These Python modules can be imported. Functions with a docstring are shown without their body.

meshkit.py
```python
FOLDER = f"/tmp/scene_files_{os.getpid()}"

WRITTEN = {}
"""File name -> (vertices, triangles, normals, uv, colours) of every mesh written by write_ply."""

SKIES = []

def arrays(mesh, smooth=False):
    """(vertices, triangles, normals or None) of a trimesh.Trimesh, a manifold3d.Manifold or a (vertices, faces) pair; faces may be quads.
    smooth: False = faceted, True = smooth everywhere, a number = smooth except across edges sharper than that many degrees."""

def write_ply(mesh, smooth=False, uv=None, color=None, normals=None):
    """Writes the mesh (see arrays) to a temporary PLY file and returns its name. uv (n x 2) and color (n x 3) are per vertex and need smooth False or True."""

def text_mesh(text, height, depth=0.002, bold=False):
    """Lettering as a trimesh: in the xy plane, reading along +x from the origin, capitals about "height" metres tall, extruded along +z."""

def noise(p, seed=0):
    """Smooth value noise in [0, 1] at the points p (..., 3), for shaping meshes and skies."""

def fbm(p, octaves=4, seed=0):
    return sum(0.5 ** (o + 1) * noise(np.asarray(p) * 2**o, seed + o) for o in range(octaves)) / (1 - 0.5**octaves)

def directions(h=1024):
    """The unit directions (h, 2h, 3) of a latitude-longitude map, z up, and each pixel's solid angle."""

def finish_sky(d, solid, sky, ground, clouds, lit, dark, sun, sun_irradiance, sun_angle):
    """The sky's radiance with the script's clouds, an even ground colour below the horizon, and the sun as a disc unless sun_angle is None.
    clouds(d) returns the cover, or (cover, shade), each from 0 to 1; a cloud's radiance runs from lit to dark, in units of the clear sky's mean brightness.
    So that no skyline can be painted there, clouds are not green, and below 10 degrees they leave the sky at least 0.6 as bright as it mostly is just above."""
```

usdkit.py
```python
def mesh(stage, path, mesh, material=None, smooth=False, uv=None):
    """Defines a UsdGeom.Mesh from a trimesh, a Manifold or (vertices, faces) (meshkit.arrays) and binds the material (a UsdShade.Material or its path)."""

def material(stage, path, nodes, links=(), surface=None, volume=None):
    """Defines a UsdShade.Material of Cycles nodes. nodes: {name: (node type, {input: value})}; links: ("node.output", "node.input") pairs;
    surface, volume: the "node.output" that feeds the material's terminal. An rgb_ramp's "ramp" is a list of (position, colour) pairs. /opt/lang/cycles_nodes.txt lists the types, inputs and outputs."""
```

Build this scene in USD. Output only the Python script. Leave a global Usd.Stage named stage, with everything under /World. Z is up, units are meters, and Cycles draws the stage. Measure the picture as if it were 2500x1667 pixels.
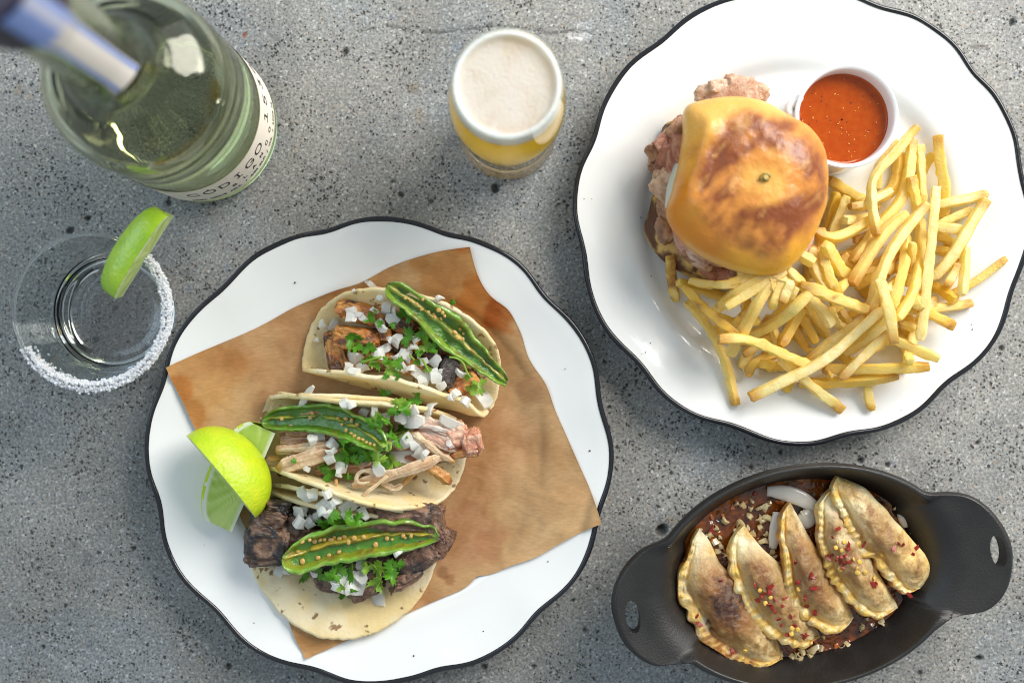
import math, random
import numpy as np
import trimesh, usdkit, meshkit
from pxr import Usd, UsdGeom, UsdLux, UsdShade, Gf, Sdf, Vt
from scipy.ndimage import maximum_filter
from scipy.interpolate import CubicSpline

rng = np.random.default_rng(7)
stage = Usd.Stage.CreateInMemory()
UsdGeom.SetStageUpAxis(stage, "Z")
UsdGeom.SetStageMetersPerUnit(stage, 1.0)
UsdGeom.Xform.Define(stage, "/World")
UsdGeom.Scope.Define(stage, "/World/Looks")

# ------------------------------------------------------------------ camera: straight down on the table from 58 cm
D, PX = 0.58, 0.60 / 2500
cam = UsdGeom.Camera.Define(stage, "/World/camera")
cam.AddTranslateOp().Set(Gf.Vec3d(0, 0, D))
cam.CreateHorizontalApertureAttr(36.0)
cam.CreateVerticalApertureAttr(24.0)
cam.CreateFocalLengthAttr(36.0 * D / 0.60)
cam.CreateFStopAttr(2.6)
cam.CreateFocusDistanceAttr(0.553)
cam.CreateExposureAttr(0.12)
cam.CreateClippingRangeAttr(Gf.Vec2f(0.01, 50))

# ------------------------------------------------------------------ lamps: one big warm window at the upper right, added cooler fill panels behind and left
def rect_light(name, pos, target, w, h, radiance, color):
    L = UsdLux.RectLight.Define(stage, "/World/" + name)
    L.CreateWidthAttr(w); L.CreateHeightAttr(h)
    L.CreateIntensityAttr(radiance); L.CreateColorAttr(Gf.Vec3f(*color))
    L.CreateNormalizeAttr(False)
    m = Gf.Matrix4d().SetLookAt(Gf.Vec3d(*pos), Gf.Vec3d(*target), Gf.Vec3d(0, 0, 1)).GetInverse()
    L.AddTransformOp().Set(m)
rect_light("window_light", (0.86, 0.80, 0.84), (0.0, 0.0, 0.0), 0.92, 0.72, 13.0, (1.0, 0.955, 0.88))
rect_light("added_soft_panel", (1.25, 1.30, 0.95), (0.0, 0.0, 0.0), 1.9, 1.3, 1.25, (0.97, 0.98, 1.0))  # large soft panel added behind the window for fill and glass reflections
rect_light("added_left_fill", (-1.0, 0.40, 0.80), (-0.05, 0, 0), 0.9, 0.7, 2.3, (0.60, 0.81, 1.0))  # cool fill panel added at the left to lighten tacos and plates
dome = UsdLux.DomeLight.Define(stage, "/World/room_light")
dome.CreateIntensityAttr(0.15); dome.CreateColorAttr(Gf.Vec3f(0.82, 0.93, 1.0))

# ------------------------------------------------------------------ helpers
def P(x, y, h=0.0):
    """The point at height h that the photograph shows at (x, y) of its 2500 x 1667 pixels."""
    s = (D - h) / D * PX
    return np.array([(x - 1250.0) * s, (833.5 - y) * s, h])
def cA(x, y): return (1950 + x * .3508, 250 + y * .3508)
def cB(x, y): return (1620 + x * .3316, 600 + y * .3316)
def cBun(x, y): return (1500 + x * .3827, 120 + y * .3827)
def cT1(x, y): return (700 + x * .2679, 640 + y * .2679)
def cT2(x, y): return (620 + x * .2551, 920 + y * .2551)
def cT3(x, y): return (580 + x * .2551, 1180 + y * .2551)
def cP1(x, y): return (1480 + x * .3488, 1120 + y * .3488)
def cP2(x, y): return (1880 + x * .3489, 1120 + y * .3489)
def sstep(a, b, x):
    t = np.clip((np.asarray(x, float) - a) / (b - a), 0, 1)
    return t * t * (3 - 2 * t)
def lerp(a, b, t):
    t = np.asarray(t)[..., None] if np.ndim(t) else t
    return np.asarray(a) * (1 - t) + np.asarray(b) * t

used = {}
def numbered(parent, name):
    k = (parent, name); n = used.get(k, 0); used[k] = n + 1
    return name if n == 0 else f"{name}_{n:03d}"
class Thing:
    def __init__(s, path, base): s.path, s.base = path, np.asarray(base, float)
def tag(prim, label=None, cat=None, group=None, kind=None):
    for k, v in (("label", label), ("category", cat), ("group", group), ("kind", kind)):
        if v: prim.SetCustomDataByKey(k, v)
def thing(name, label, cat, base, group=None, kind=None):
    p = "/World/" + numbered("/World", name)
    x = UsdGeom.Xform.Define(stage, p); x.AddTranslateOp().Set(Gf.Vec3d(*map(float, base)))
    tag(x.GetPrim(), label, cat, group, kind)
    return Thing(p, base)
def clean(mesh):
    if hasattr(mesh, "to_mesh"):
        m = mesh.to_mesh(); return np.array(m.vert_properties[:, :3], float), np.array(m.tri_verts)
    if isinstance(mesh, tuple):
        v, f = np.asarray(mesh[0], float), np.asarray(mesh[1], int)
        if f.shape[1] == 4: f = np.vstack([f[:, [0, 1, 2]], f[:, [0, 2, 3]]])
        return v, f
    return np.array(mesh.vertices, float), np.array(mesh.faces)
def part(t, name, mesh, mat, smooth=True, col=None, label=None, kind=None):
    """One mesh under the thing or part t. Vertices are given in world space."""
    v, f = clean(mesh)
    p = t.path + "/" + numbered(t.path, name)
    m = usdkit.mesh(stage, p, (v - t.base, f), mat, smooth=True if col is not None and smooth else smooth)
    if col is not None:
        UsdGeom.PrimvarsAPI(m).CreatePrimvar("col", Sdf.ValueTypeNames.Color3fArray, "vertex").Set(Vt.Vec3fArray.FromNumpy(np.ascontiguousarray(np.clip(col, 0, 1), np.float32)))
    tag(m.GetPrim(), label=label, kind=kind)
    return Thing(p, t.base)
def solo(name, mesh, mat, label, cat, base=None, smooth=True, col=None, group=None, kind=None):
    v, f = clean(mesh)
    if base is None: base = np.array([*v[:, :2].mean(0), v[:, 2].min()])
    p = "/World/" + numbered("/World", name)
    m = usdkit.mesh(stage, p, (v - base, f), mat, smooth=True if col is not None and smooth else smooth)
    m.AddTranslateOp().Set(Gf.Vec3d(*map(float, base)))
    if col is not None:
        UsdGeom.PrimvarsAPI(m).CreatePrimvar("col", Sdf.ValueTypeNames.Color3fArray, "vertex").Set(Vt.Vec3fArray.FromNumpy(np.ascontiguousarray(np.clip(col, 0, 1), np.float32)))
    tag(m.GetPrim(), label, cat, group, kind)
    return Thing(p, base)

def grid_faces(n, m, wrap_n=False, wrap_m=False, off=0):
    i = np.arange(n if wrap_n else n - 1)[:, None]; j = np.arange(m if wrap_m else m - 1)[None, :]
    a = i * m + j; b = ((i + 1) % n) * m + j; c = ((i + 1) % n) * m + (j + 1) % m; d = i * m + (j + 1) % m
    q = np.stack([a, b, c, d], -1).reshape(-1, 4) + off
    return np.vstack([q[:, [0, 1, 2]], q[:, [0, 2, 3]]])
def resample(pts, n):
    pts = np.asarray(pts, float)
    d = np.r_[0, np.cumsum(np.linalg.norm(np.diff(pts, axis=0), axis=1))]
    s = np.linspace(0, d[-1], n)
    if len(pts) < 3:
        return np.stack([np.interp(s, d, pts[:, k]) for k in range(pts.shape[1])], 1)
    return CubicSpline(d, pts, bc_type="natural")(s)
def sweep(path, rx, ry=None, sides=10, profile=None, roll=0.0, caps=True):
    """A tube along path (n x 3); rx, ry: half widths, numbers or one per point; profile: unit section (k x 2)."""
    path = np.asarray(path, float); n = len(path)
    rx = np.broadcast_to(np.asarray(rx, float), n); ry = rx if ry is None else np.broadcast_to(np.asarray(ry, float), n)
    if profile is None:
        a = np.linspace(0, 2 * np.pi, sides, endpoint=False); profile = np.stack([np.cos(a), np.sin(a)], 1)
    k = len(profile)
    T = np.gradient(path, axis=0); T /= np.linalg.norm(T, axis=1, keepdims=True) + 1e-12
    up = np.array([0, 0, 1.0]); 
    S = np.cross(T, up); bad = np.linalg.norm(S, axis=1) < .15
    S[bad] = np.cross(T[bad], [1, 0.2, 0]); S /= np.linalg.norm(S, axis=1, keepdims=True)
    for i in range(1, n):
        if S[i] @ S[i - 1] < 0: S[i] *= -1
    U = np.cross(S, T)
    roll = np.broadcast_to(np.asarray(roll, float), n)[:, None, None]
    px, py = profile[None, :, 0:1] * rx[:, None, None], profile[None, :, 1:2] * ry[:, None, None]
    qx = px * np.cos(roll) - py * np.sin(roll); qy = px * np.sin(roll) + py * np.cos(roll)
    v = path[:, None] + S[:, None] * qx + U[:, None] * qy
    v = v.reshape(-1, 3)
    f = grid_faces(n, k, wrap_m=True)
    if caps:
        v = np.vstack([v, path[0], path[-1]])
        a = np.arange(k); b = (a + 1) % k
        f = np.vstack([f, np.stack([np.full(k, n * k), b, a], 1)[:, ::-1] * 1, np.stack([np.full(k, n * k + 1), (n - 1) * k + b, (n - 1) * k + a], 1)])
    tm = trimesh.Trimesh(v, f, process=False)
    if tm.volume < 0: f = f[:, ::-1]
    return v, f
def lathe(prof, cx, cy, n=96, closed=False):
    """Revolves (r, z) pairs about the vertical through (cx, cy)."""
    prof = np.asarray(prof, float); a = np.linspace(0, 2 * np.pi, n, endpoint=False)
    v = np.stack([cx + prof[:, None, 0] * np.cos(a), cy + prof[:, None, 0] * np.sin(a), np.broadcast_to(prof[:, None, 1], (len(prof), n))], -1).reshape(-1, 3)
    f = grid_faces(len(prof), n, wrap_n=closed, wrap_m=True)
    tm = trimesh.Trimesh(v, f, process=True); tm.update_faces(tm.nondegenerate_faces())
    if tm.volume < 0: tm.invert()
    return np.array(tm.vertices), np.array(tm.faces)
def smooth_prof(pts, n):
    return resample(pts, n)
_ico = {}
def ico(s):
    if s not in _ico:
        m = trimesh.creation.icosphere(s); _ico[s] = (np.array(m.vertices), np.array(m.faces))
    return _ico[s]
def rotz(a):
    c, s = math.cos(a), math.sin(a); return np.array([[c, -s, 0], [s, c, 0], [0, 0, 1.0]])
def rot_any(r):
    q = r.normal(size=4); q /= np.linalg.norm(q); return trimesh.transformations.quaternion_matrix(q)[:3, :3]
def blob(c, r, ang=0., tilt=0., seed=0, amp=.18, freq=1.6, box=.5, sub=4, fine=.05, ffreq=6, fib=(1, 1, 1)):
    """A lumpy rounded block: a sphere pushed towards a box and roughened."""
    v, f = ico(sub)
    q = np.sign(v) * np.abs(v) ** box
    q /= np.maximum(np.linalg.norm(np.abs(q) ** (2 / 1.0), axis=1, keepdims=True) ** .5, 1e-9)
    n1 = meshkit.fbm(v * freq + seed * 7.13, 3, seed) - .5
    n2 = meshkit.fbm(v * ffreq * np.asarray(fib) + seed * 3.1, 3, seed + 5) - .5
    q = q * (1 + amp * 2 * n1[:, None] + fine * 2 * n2[:, None]) * np.asarray(r)
    R = rotz(ang) @ trimesh.transformations.rotation_matrix(tilt, [0, 1, 0])[:3, :3]
    return q @ R.T + np.asarray(c), f

# height field of what already lies on the table, so that things come to rest on each other
HC = .0012; HX0, HY0, HNX, HNY = -.36, -.28, 600, 467
HM = np.zeros((HNX, HNY))
def stamp(mesh, passes=1):
    v, f = clean(mesh)
    t = v[f]; pts = np.vstack([v, t.mean(1), (t[:, 0] + t[:, 1]) / 2, (t[:, 1] + t[:, 2]) / 2])
    i = ((pts[:, 0] - HX0) / HC).astype(int); j = ((pts[:, 1] - HY0) / HC).astype(int)
    ok = (i >= 0) & (i < HNX) & (j >= 0) & (j < HNY)
    np.maximum.at(HM, (i[ok], j[ok]), pts[ok, 2])
def height(p, r=0):
    p = np.atleast_2d(p)
    i = np.clip(((p[:, 0] - HX0) / HC).astype(int), 0, HNX - 1); j = np.clip(((p[:, 1] - HY0) / HC).astype(int), 0, HNY - 1)
    if r == 0: return HM[i, j]
    k = int(np.ceil(r / HC))
    return np.array([HM[max(a - k, 0):a + k + 1, max(b - k, 0):b + k + 1].max() for a, b in zip(i, j)])
def height_mean(p, r):
    i = int((p[0] - HX0) / HC); j = int((p[1] - HY0) / HC); k = int(np.ceil(r / HC))
    w = HM[max(i - k, 0):i + k + 1, max(j - k, 0):j + k + 1]
    return float(np.percentile(w, 65)) if w.size else 0.
def settle(px, r, lift=0.0):
    """The point seen at px that rests on what is there already."""
    h = .01
    for _ in range(4):
        h = height_mean(P(*px, h), r) + lift
    return P(*px, h)

# ------------------------------------------------------------------ materials
LK = "/World/Looks/"
def mat(name, color=(.5, .5, .5), rough=.5, attr=False, vary=None, bump=None, sss=0., sss_r=(1, .6, .3), sss_s=.003, coat=0., spec=.5, trans=0., ior=1.5, metal=0., rvar=None, sheen=0.):
    """color: base colour, or the mesh's own "col" if attr; vary: (scale, amount, colour2) noise; bump: (scale, depth in metres, detail)."""
    n = {"p": ("principled_bsdf", {"roughness": rough, "specular_ior_level": spec, "subsurface_weight": sss, "subsurface_radius": sss_r, "subsurface_scale": sss_s,
                                   "coat_weight": coat, "coat_roughness": .08, "transmission_weight": trans, "ior": ior, "metallic": metal, "base_color": color}),
         "g": ("geometry", {})}
    l = []
    src = None
    if attr: n["a"] = ("attribute", {"attribute": "col"}); src = "a.color"
    if vary:
        n["vn"] = ("noise_texture", {"scale": vary[0], "detail": 5., "roughness": .62}); l.append(("g.position", "vn.vector"))
        n["vr"] = ("map_range", {"from_min": .35, "from_max": .68, "to_min": 0., "to_max": vary[1], "clamp": True}); l.append(("vn.fac", "vr.value"))
        n["vm"] = ("mix", {"color1": color, "color2": vary[2]}); l.append(("vr.result", "vm.fac"))
        if src: l.append((src, "vm.color1"))
        src = "vm.color"
    if src: l.append((src, "p.base_color"))
    if bump:
        n["bn"] = ("noise_texture", {"scale": bump[0], "detail": float(bump[2]) if len(bump) > 2 else 3., "roughness": .6}); l.append(("g.position", "bn.vector"))
        n["bb"] = ("bump", {"distance": bump[1], "strength": 1.0}); l += [("bn.fac", "bb.height"), ("bb.normal", "p.normal")]
        if coat: l.append(("bb.normal", "p.coat_normal"))
    if rvar:
        n["rn"] = ("noise_texture", {"scale": rvar[0], "detail": 3.}); l.append(("g.position", "rn.vector"))
        n["rr"] = ("map_range", {"from_min": .35, "from_max": .65, "to_min": rvar[1], "to_max": rvar[2], "clamp": True}); l += [("rn.fac", "rr.value"), ("rr.result", "p.roughness")]
    return usdkit.material(stage, LK + name, n, l, surface="p.BSDF")

# concrete: grey paste, sand grains, dark open pores
def concrete():
    n = {"g": ("geometry", {}), "p": ("principled_bsdf", {"roughness": .62, "specular_ior_level": .42}),
         "att": ("attribute", {"attribute": "col"}),
         "big": ("noise_texture", {"scale": 13., "detail": 5., "roughness": .68}),
         "bigr": ("rgb_ramp", {"ramp": [(.28, (.28, .265, .225)), (.42, (.375, .38, .375)), (.52, (.455, .445, .405)), (.60, (.49, .495, .485)), (.74, (.63, .615, .57))]}),
         "fine": ("noise_texture", {"scale": 640., "detail": 4., "roughness": .75}),
         "finer": ("map_range", {"from_min": .30, "from_max": .70, "to_min": .36, "to_max": 1.70}),
         "mul": ("mix", {"mix_type": "multiply", "fac": 1.}), "mul2": ("mix", {"mix_type": "multiply", "fac": 1.}),
         "cmb": ("combine_color", {}),
         "sand": ("voronoi_texture", {"scale": 900., "randomness": 1.}),
         "sandr": ("rgb_ramp", {"ramp": [(0, (.40, .40, .41)), (.12, (.50, .50, .49)), (.5, (.58, .575, .55)), (.78, (.72, .70, .65)), (.90, (.76, .72, .66)), (.925, (.85, .58, .38)), (.94, (.95, .92, .86)), (1., (1.45, 1.45, 1.4))]}),
         "sep": ("separate_color", {}), "mixs": ("mix", {"fac": .5}),
         "warp": ("noise_texture", {"scale": 420., "detail": 3.}), "wsub": ("vector_math", {"math_type": "subtract", "vector2": (.5, .5, .5)}),
         "wsc": ("vector_math", {"math_type": "scale", "scale": .0030}), "wadd": ("vector_math", {"math_type": "add"}),
         "v1": ("voronoi_texture", {"scale": 520.}), "s1": ("separate_color", {}),
         "r1": ("map_range", {"from_min": .0, "from_max": 1., "to_min": -.02, "to_max": .30, "clamp": True}),
         "cl": ("noise_texture", {"scale": 38., "detail": 3.}), "clr": ("map_range", {"from_min": .36, "from_max": .64, "to_min": .30, "to_max": 1.45, "clamp": True}), "r1m": ("math", {"math_type": "multiply"}), "d1": ("math", {"math_type": "subtract"}), "k1": ("map_range", {"from_min": -.03, "from_max": .09, "to_min": 1., "to_max": 0., "clamp": True}),
         "v2": ("voronoi_texture", {"scale": 260.}), "s2": ("separate_color", {}),
         "r2": ("map_range", {"from_min": .72, "from_max": 1., "to_min": .0, "to_max": .25, "clamp": True}),
         "d2": ("math", {"math_type": "subtract"}), "k2": ("map_range", {"from_min": -.02, "from_max": .045, "to_min": 1., "to_max": 0., "clamp": True}),
         "mx": ("math", {"math_type": "maximum"}), "dirt": ("mix", {"color2": (.036, .034, .032)}),
         "dk": ("math", {"math_type": "multiply", "value2": .96}),
         "h0": ("math", {"math_type": "multiply", "value2": -1.}), "h1": ("math", {"math_type": "multiply_add", "value2": .35}),
         "b": ("bump", {"distance": .0010, "strength": 1.})}
    l = [("g.position", x + ".vector") for x in ("big", "fine", "warp")]
    l += [("warp.color", "wsub.vector1"), ("wsub.vector", "wsc.vector1"), ("g.position", "wadd.vector1"), ("wsc.vector", "wadd.vector2"),
          ("wadd.vector", "sand.vector"), ("wadd.vector", "v1.vector"), ("wadd.vector", "v2.vector"),
          ("big.fac", "bigr.fac"), ("sand.color", "sep.color"), ("sep.r", "sandr.fac"), ("bigr.color", "mixs.color1"), ("sandr.color", "mixs.color2"),
          ("fine.fac", "finer.value"), ("finer.result", "cmb.r"), ("finer.result", "cmb.g"), ("finer.result", "cmb.b"),
          ("mixs.color", "mul.color1"), ("cmb.color", "mul.color2"), ("mul.color", "mul2.color1"), ("att.color", "mul2.color2"),
          ("v1.color", "s1.color"), ("s1.r", "r1.value"), ("v1.distance", "d1.value1"), ("g.position", "cl.vector"), ("cl.fac", "clr.value"), ("r1.result", "r1m.value1"), ("clr.result", "r1m.value2"), ("r1m.value", "d1.value2"), ("d1.value", "k1.value"),
          ("v2.color", "s2.color"), ("s2.g", "r2.value"), ("v2.distance", "d2.value1"), ("r2.result", "d2.value2"), ("d2.value", "k2.value"),
          ("k1.result", "mx.value1"), ("k2.result", "mx.value2"), ("mx.value", "dk.value1"), ("dk.value", "dirt.fac"), ("mul2.color", "dirt.color1"), ("dirt.color", "p.base_color"),
          ("mx.value", "h0.value1"), ("fine.fac", "h1.value1"), ("h0.value", "h1.value3"), ("h1.value", "b.height"), ("b.normal", "p.normal")]
    return usdkit.material(stage, LK + "concrete", n, l, surface="p.BSDF")
M = {}
M["concrete"] = concrete()
M["enamel"] = mat("white_enamel", (.765, .77, .76), .10, coat=.25, bump=(12., .00018, 1), spec=.5)
M["black_rim"] = mat("black_rim_enamel", (.012, .013, .017), .16, bump=(260., .00015, 2))
M["china"] = mat("white_china", (.82, .82, .82), .1, coat=.3)
M["glass"] = mat("clear_glass", (1, 1, 1), 0.0, trans=1., ior=1.5)
M["pane"] = usdkit.material(stage, LK + "thin_glass", {"t": ("transparent_bsdf", {"color": (.97, .985, .97)}), "g": ("glossy_bsdf", {"color": (1, 1, 1), "roughness": .02}), "f": ("layer_weight", {}), "q": ("math", {"math_type": "power", "value2": 4.}), "r": ("math", {"math_type": "multiply_add", "value2": .5, "value3": .03}), "m": ("mix_closure", {})}, [("f.facing", "q.value1"), ("q.value", "r.value1"), ("r.value", "m.fac"), ("t.BSDF", "m.closure1"), ("g.BSDF", "m.closure2")], surface="m.closure")
M["tumbler_wall"] = usdkit.material(stage, LK + "tumbler_wall_glass", {"t": ("transparent_bsdf", {"color": (.89, .91, .91)}), "g": ("glossy_bsdf", {"color": (1, 1, 1), "roughness": .01}), "f": ("layer_weight", {}), "q": ("math", {"math_type": "power", "value2": 3.}), "r": ("math", {"math_type": "multiply_add", "value2": .8, "value3": .04}), "m": ("mix_closure", {})}, [("f.facing", "q.value1"), ("q.value", "r.value1"), ("r.value", "m.fac"), ("t.BSDF", "m.closure1"), ("g.BSDF", "m.closure2")], surface="m.closure")
def soft_glass(name, tint, ior, clear):
    """Clear glass or liquid that lets part of the light straight through, so that what stands under it is lit."""
    return usdkit.material(stage, LK + name, {"g": ("glass_bsdf", {"color": tint, "roughness": 0., "IOR": ior}), "t": ("transparent_bsdf", {"color": tint}), "m": ("mix_closure", {"fac": clear})}, [("g.BSDF", "m.closure1"), ("t.BSDF", "m.closure2")], surface="m.closure")
M["green_glass"] = soft_glass("pale_green_glass", (.955, .965, .875), 1.5, .0)
M["spirit"] = soft_glass("clear_spirit", (.985, .99, .93), 1.36, .0)
M["spirit_low"] = mat("tumbler_spirit", (1, 1, 1), 0., trans=1., ior=1.34)
M["beer"] = usdkit.material(stage, LK + "golden_beer", {"p": ("principled_bsdf", {"base_color": (.93, .62, .008), "roughness": .15, "specular_ior_level": .2}), "t": ("translucent_bsdf", {"color": (1., .82, .02)}), "m": ("mix_closure", {"fac": .62})}, [("p.BSDF", "m.closure1"), ("t.BSDF", "m.closure2")], surface="m.closure")
M["foam"] = mat("beer_foam", attr=True, rough=.7, sss=.3, sss_s=.004, bump=(700., .0008, 3))
M["paper_label"] = mat("label_paper", (.86, .80, .70), .6, bump=(900., .00004))
M["ink"] = mat("black_ink", (.03, .025, .025), .5)
M["stopper"] = mat("dark_stopper", (.035, .028, .05), .4)
M["strip"] = mat("seal_strip_paper", (.80, .78, .76), .5, attr=True)
M["salt"] = mat("salt", (.9, .9, .9), .35, sss=.5, sss_s=.002, spec=.6)
M["col_matte"] = mat("toasted_crust", attr=True, rough=.55, bump=(900., .00025))
def paper_mat():
    n = {"g": ("geometry", {}), "p": ("principled_bsdf", {"roughness": .62, "specular_ior_level": .25}),
         "m": ("mapping", {"scale": (260., 900., 300.), "rotation": (0, 0, .45)}), "f": ("noise_texture", {"scale": 1., "detail": 5., "roughness": .65}),
         "big": ("noise_texture", {"scale": 26., "detail": 4., "roughness": .55, "distortion": .4}),
         "r": ("rgb_ramp", {"ramp": [(.28, (.30, .14, .042)), (.45, (.42, .232, .100)), (.60, (.505, .308, .145)), (.75, (.58, .37, .185))]}),
         "grease_light": ("attribute", {"attribute": "col"}), "mo": ("mix", {"mix_type": "multiply", "fac": 1.}),
         "fr": ("map_range", {"from_min": .3, "from_max": .7, "to_min": .86, "to_max": 1.12}), "c": ("combine_color", {}), "mm": ("mix", {"mix_type": "multiply", "fac": 1.}),
         "b": ("bump", {"distance": .00006, "strength": 1.})}
    l = [("g.position", "m.vector"), ("m.vector", "f.vector"), ("g.position", "big.vector"), ("big.fac", "r.fac"), ("r.color", "mo.color1"), ("grease_light.color", "mo.color2"),
         ("f.fac", "fr.value"), ("fr.result", "c.r"), ("fr.result", "c.g"), ("fr.result", "c.b"), ("mo.color", "mm.color1"), ("c.color", "mm.color2"),
         ("mm.color", "p.base_color"), ("f.fac", "b.height"), ("b.normal", "p.normal")]
    return usdkit.material(stage, LK + "kraft_paper", n, l, surface="p.BSDF")
M["kraft"] = paper_mat()
def tortilla_mat():
    n = {"g": ("geometry", {}), "p": ("principled_bsdf", {"roughness": .6, "specular_ior_level": .3, "subsurface_weight": .25, "subsurface_scale": .003, "subsurface_radius": (1, .7, .35)}),
         "a": ("attribute", {"attribute": "col"}),
         "n1": ("noise_texture", {"scale": 165., "detail": 2.5, "roughness": .5}), "k1": ("map_range", {"from_min": .635, "from_max": .69, "to_min": 0., "to_max": .85, "clamp": True}),
         "n2": ("noise_texture", {"scale": 60., "detail": 4.}), "k2": ("map_range", {"from_min": .5, "from_max": .75, "to_min": 0., "to_max": .55, "clamp": True}),
         "mA": ("mix", {"color2": (.62, .43, .20)}), "mB": ("mix", {"color2": (.17, .065, .022)}),
         "n3": ("noise_texture", {"scale": 420., "detail": 4.}), "b": ("bump", {"distance": .0005, "strength": 1.})}
    l = [("g.position", x + ".vector") for x in ("n1", "n2", "n3")] + [("n1.fac", "k1.value"), ("n2.fac", "k2.value"), ("a.color", "mA.color1"), ("k2.result", "mA.fac"), ("mA.color", "mB.color1"), ("k1.result", "mB.fac"),
         ("mB.color", "p.base_color"), ("n3.fac", "b.height"), ("b.normal", "p.normal")]
    return usdkit.material(stage, LK + "corn_tortilla", n, l, surface="p.BSDF")
M["tortilla"] = tortilla_mat()
M["meat"] = mat("cooked_meat", attr=True, rough=.34, bump=(420., .0012, 5), coat=.3, vary=(200., .6, (.10, .03, .012)))
M["steak"] = mat("charred_steak", attr=True, rough=.34, bump=(420., .0011, 6), coat=.25, vary=(200., .7, (.014, .009, .008)))
M["pork"] = mat("pulled_pork", attr=True, rough=.32, bump=(420., .0010, 5), coat=.35, sss=.15, sss_s=.002, vary=(220., .5, (.42, .17, .07)))
M["onion"] = mat("raw_onion", (.92, .93, .85), .2, sss=.5, sss_r=(1, .95, .75), sss_s=.0035, spec=.5, bump=(300., .0003), trans=.10, ior=1.36)
def leaf_mat(name, c, t):
    n = {"p": ("principled_bsdf", {"roughness": .4, "base_color": c}), "t": ("translucent_bsdf", {"color": t}), "m": ("mix_closure", {"fac": .3}), "g": ("geometry", {}),
         "n": ("noise_texture", {"scale": 350., "detail": 3.}), "mx": ("mix", {"color1": tuple(.55 * x for x in c), "color2": tuple(1.35 * x for x in c)}), "b": ("bump", {"distance": .0004})}
    return usdkit.material(stage, LK + name, n, [("g.position", "n.vector"), ("n.fac", "mx.fac"), ("mx.color", "p.base_color"), ("n.fac", "b.height"), ("b.normal", "p.normal"), ("p.BSDF", "m.closure1"), ("t.BSDF", "m.closure2")], surface="m.closure")
M["leaf"] = leaf_mat("cilantro_green", (.11, .32, .016), (.26, .55, .03))
M["leaf_pale"] = leaf_mat("cilantro_pale", (.27, .45, .05), (.42, .60, .08))
M["skin"] = mat("pepper_skin", (.040, .150, .008), .18, coat=.4, bump=(150., .0016, 5), vary=(110., .7, (.12, .28, .018)))
M["flesh"] = mat("pepper_flesh", attr=True, rough=.2, coat=.4, sss=.2, sss_s=.002, bump=(220., .0009, 4), vary=(170., .30, (.22, .29, .03)))
M["seed"] = mat("pepper_seed", (.62, .34, .10), .3, sss=.3, sss_s=.001)
M["peel"] = mat("lime_peel", (.42, .60, .010), .34, coat=.2, bump=(430., .0007, 4), vary=(70., .8, (.62, .66, .02)))
M["peel_dark"] = mat("lime_peel_dark", (.22, .40, .012), .28, coat=.3, bump=(520., .00035, 2), vary=(60., .7, (.40, .58, .03)))
M["lime"] = mat("lime_flesh", attr=True, rough=.34, spec=.25, sss=.4, sss_r=(1, 1, .5), sss_s=.005, bump=(330., .0003, 4))
M["fry"] = mat("fried_potato", attr=True, rough=.40, sss=.35, sss_r=(1, .55, .12), sss_s=.004, bump=(700., .0005, 4), vary=(300., .4, (.80, .44, .05)))
M["bun"] = mat("glazed_bun", attr=True, rough=.36, coat=.10, sss=.15, sss_r=(1, .5, .15), sss_s=.003, bump=(260., .00055, 5))
M["cheese"] = mat("white_cheese", (.74, .76, .64), .3, sss=.3)
M["sauce"] = mat("red_sauce", (.34, .046, .002), .10, coat=.1, spec=.3, vary=(300., .35, (.46, .10, .004)), bump=(240., .00006, 2))
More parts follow.
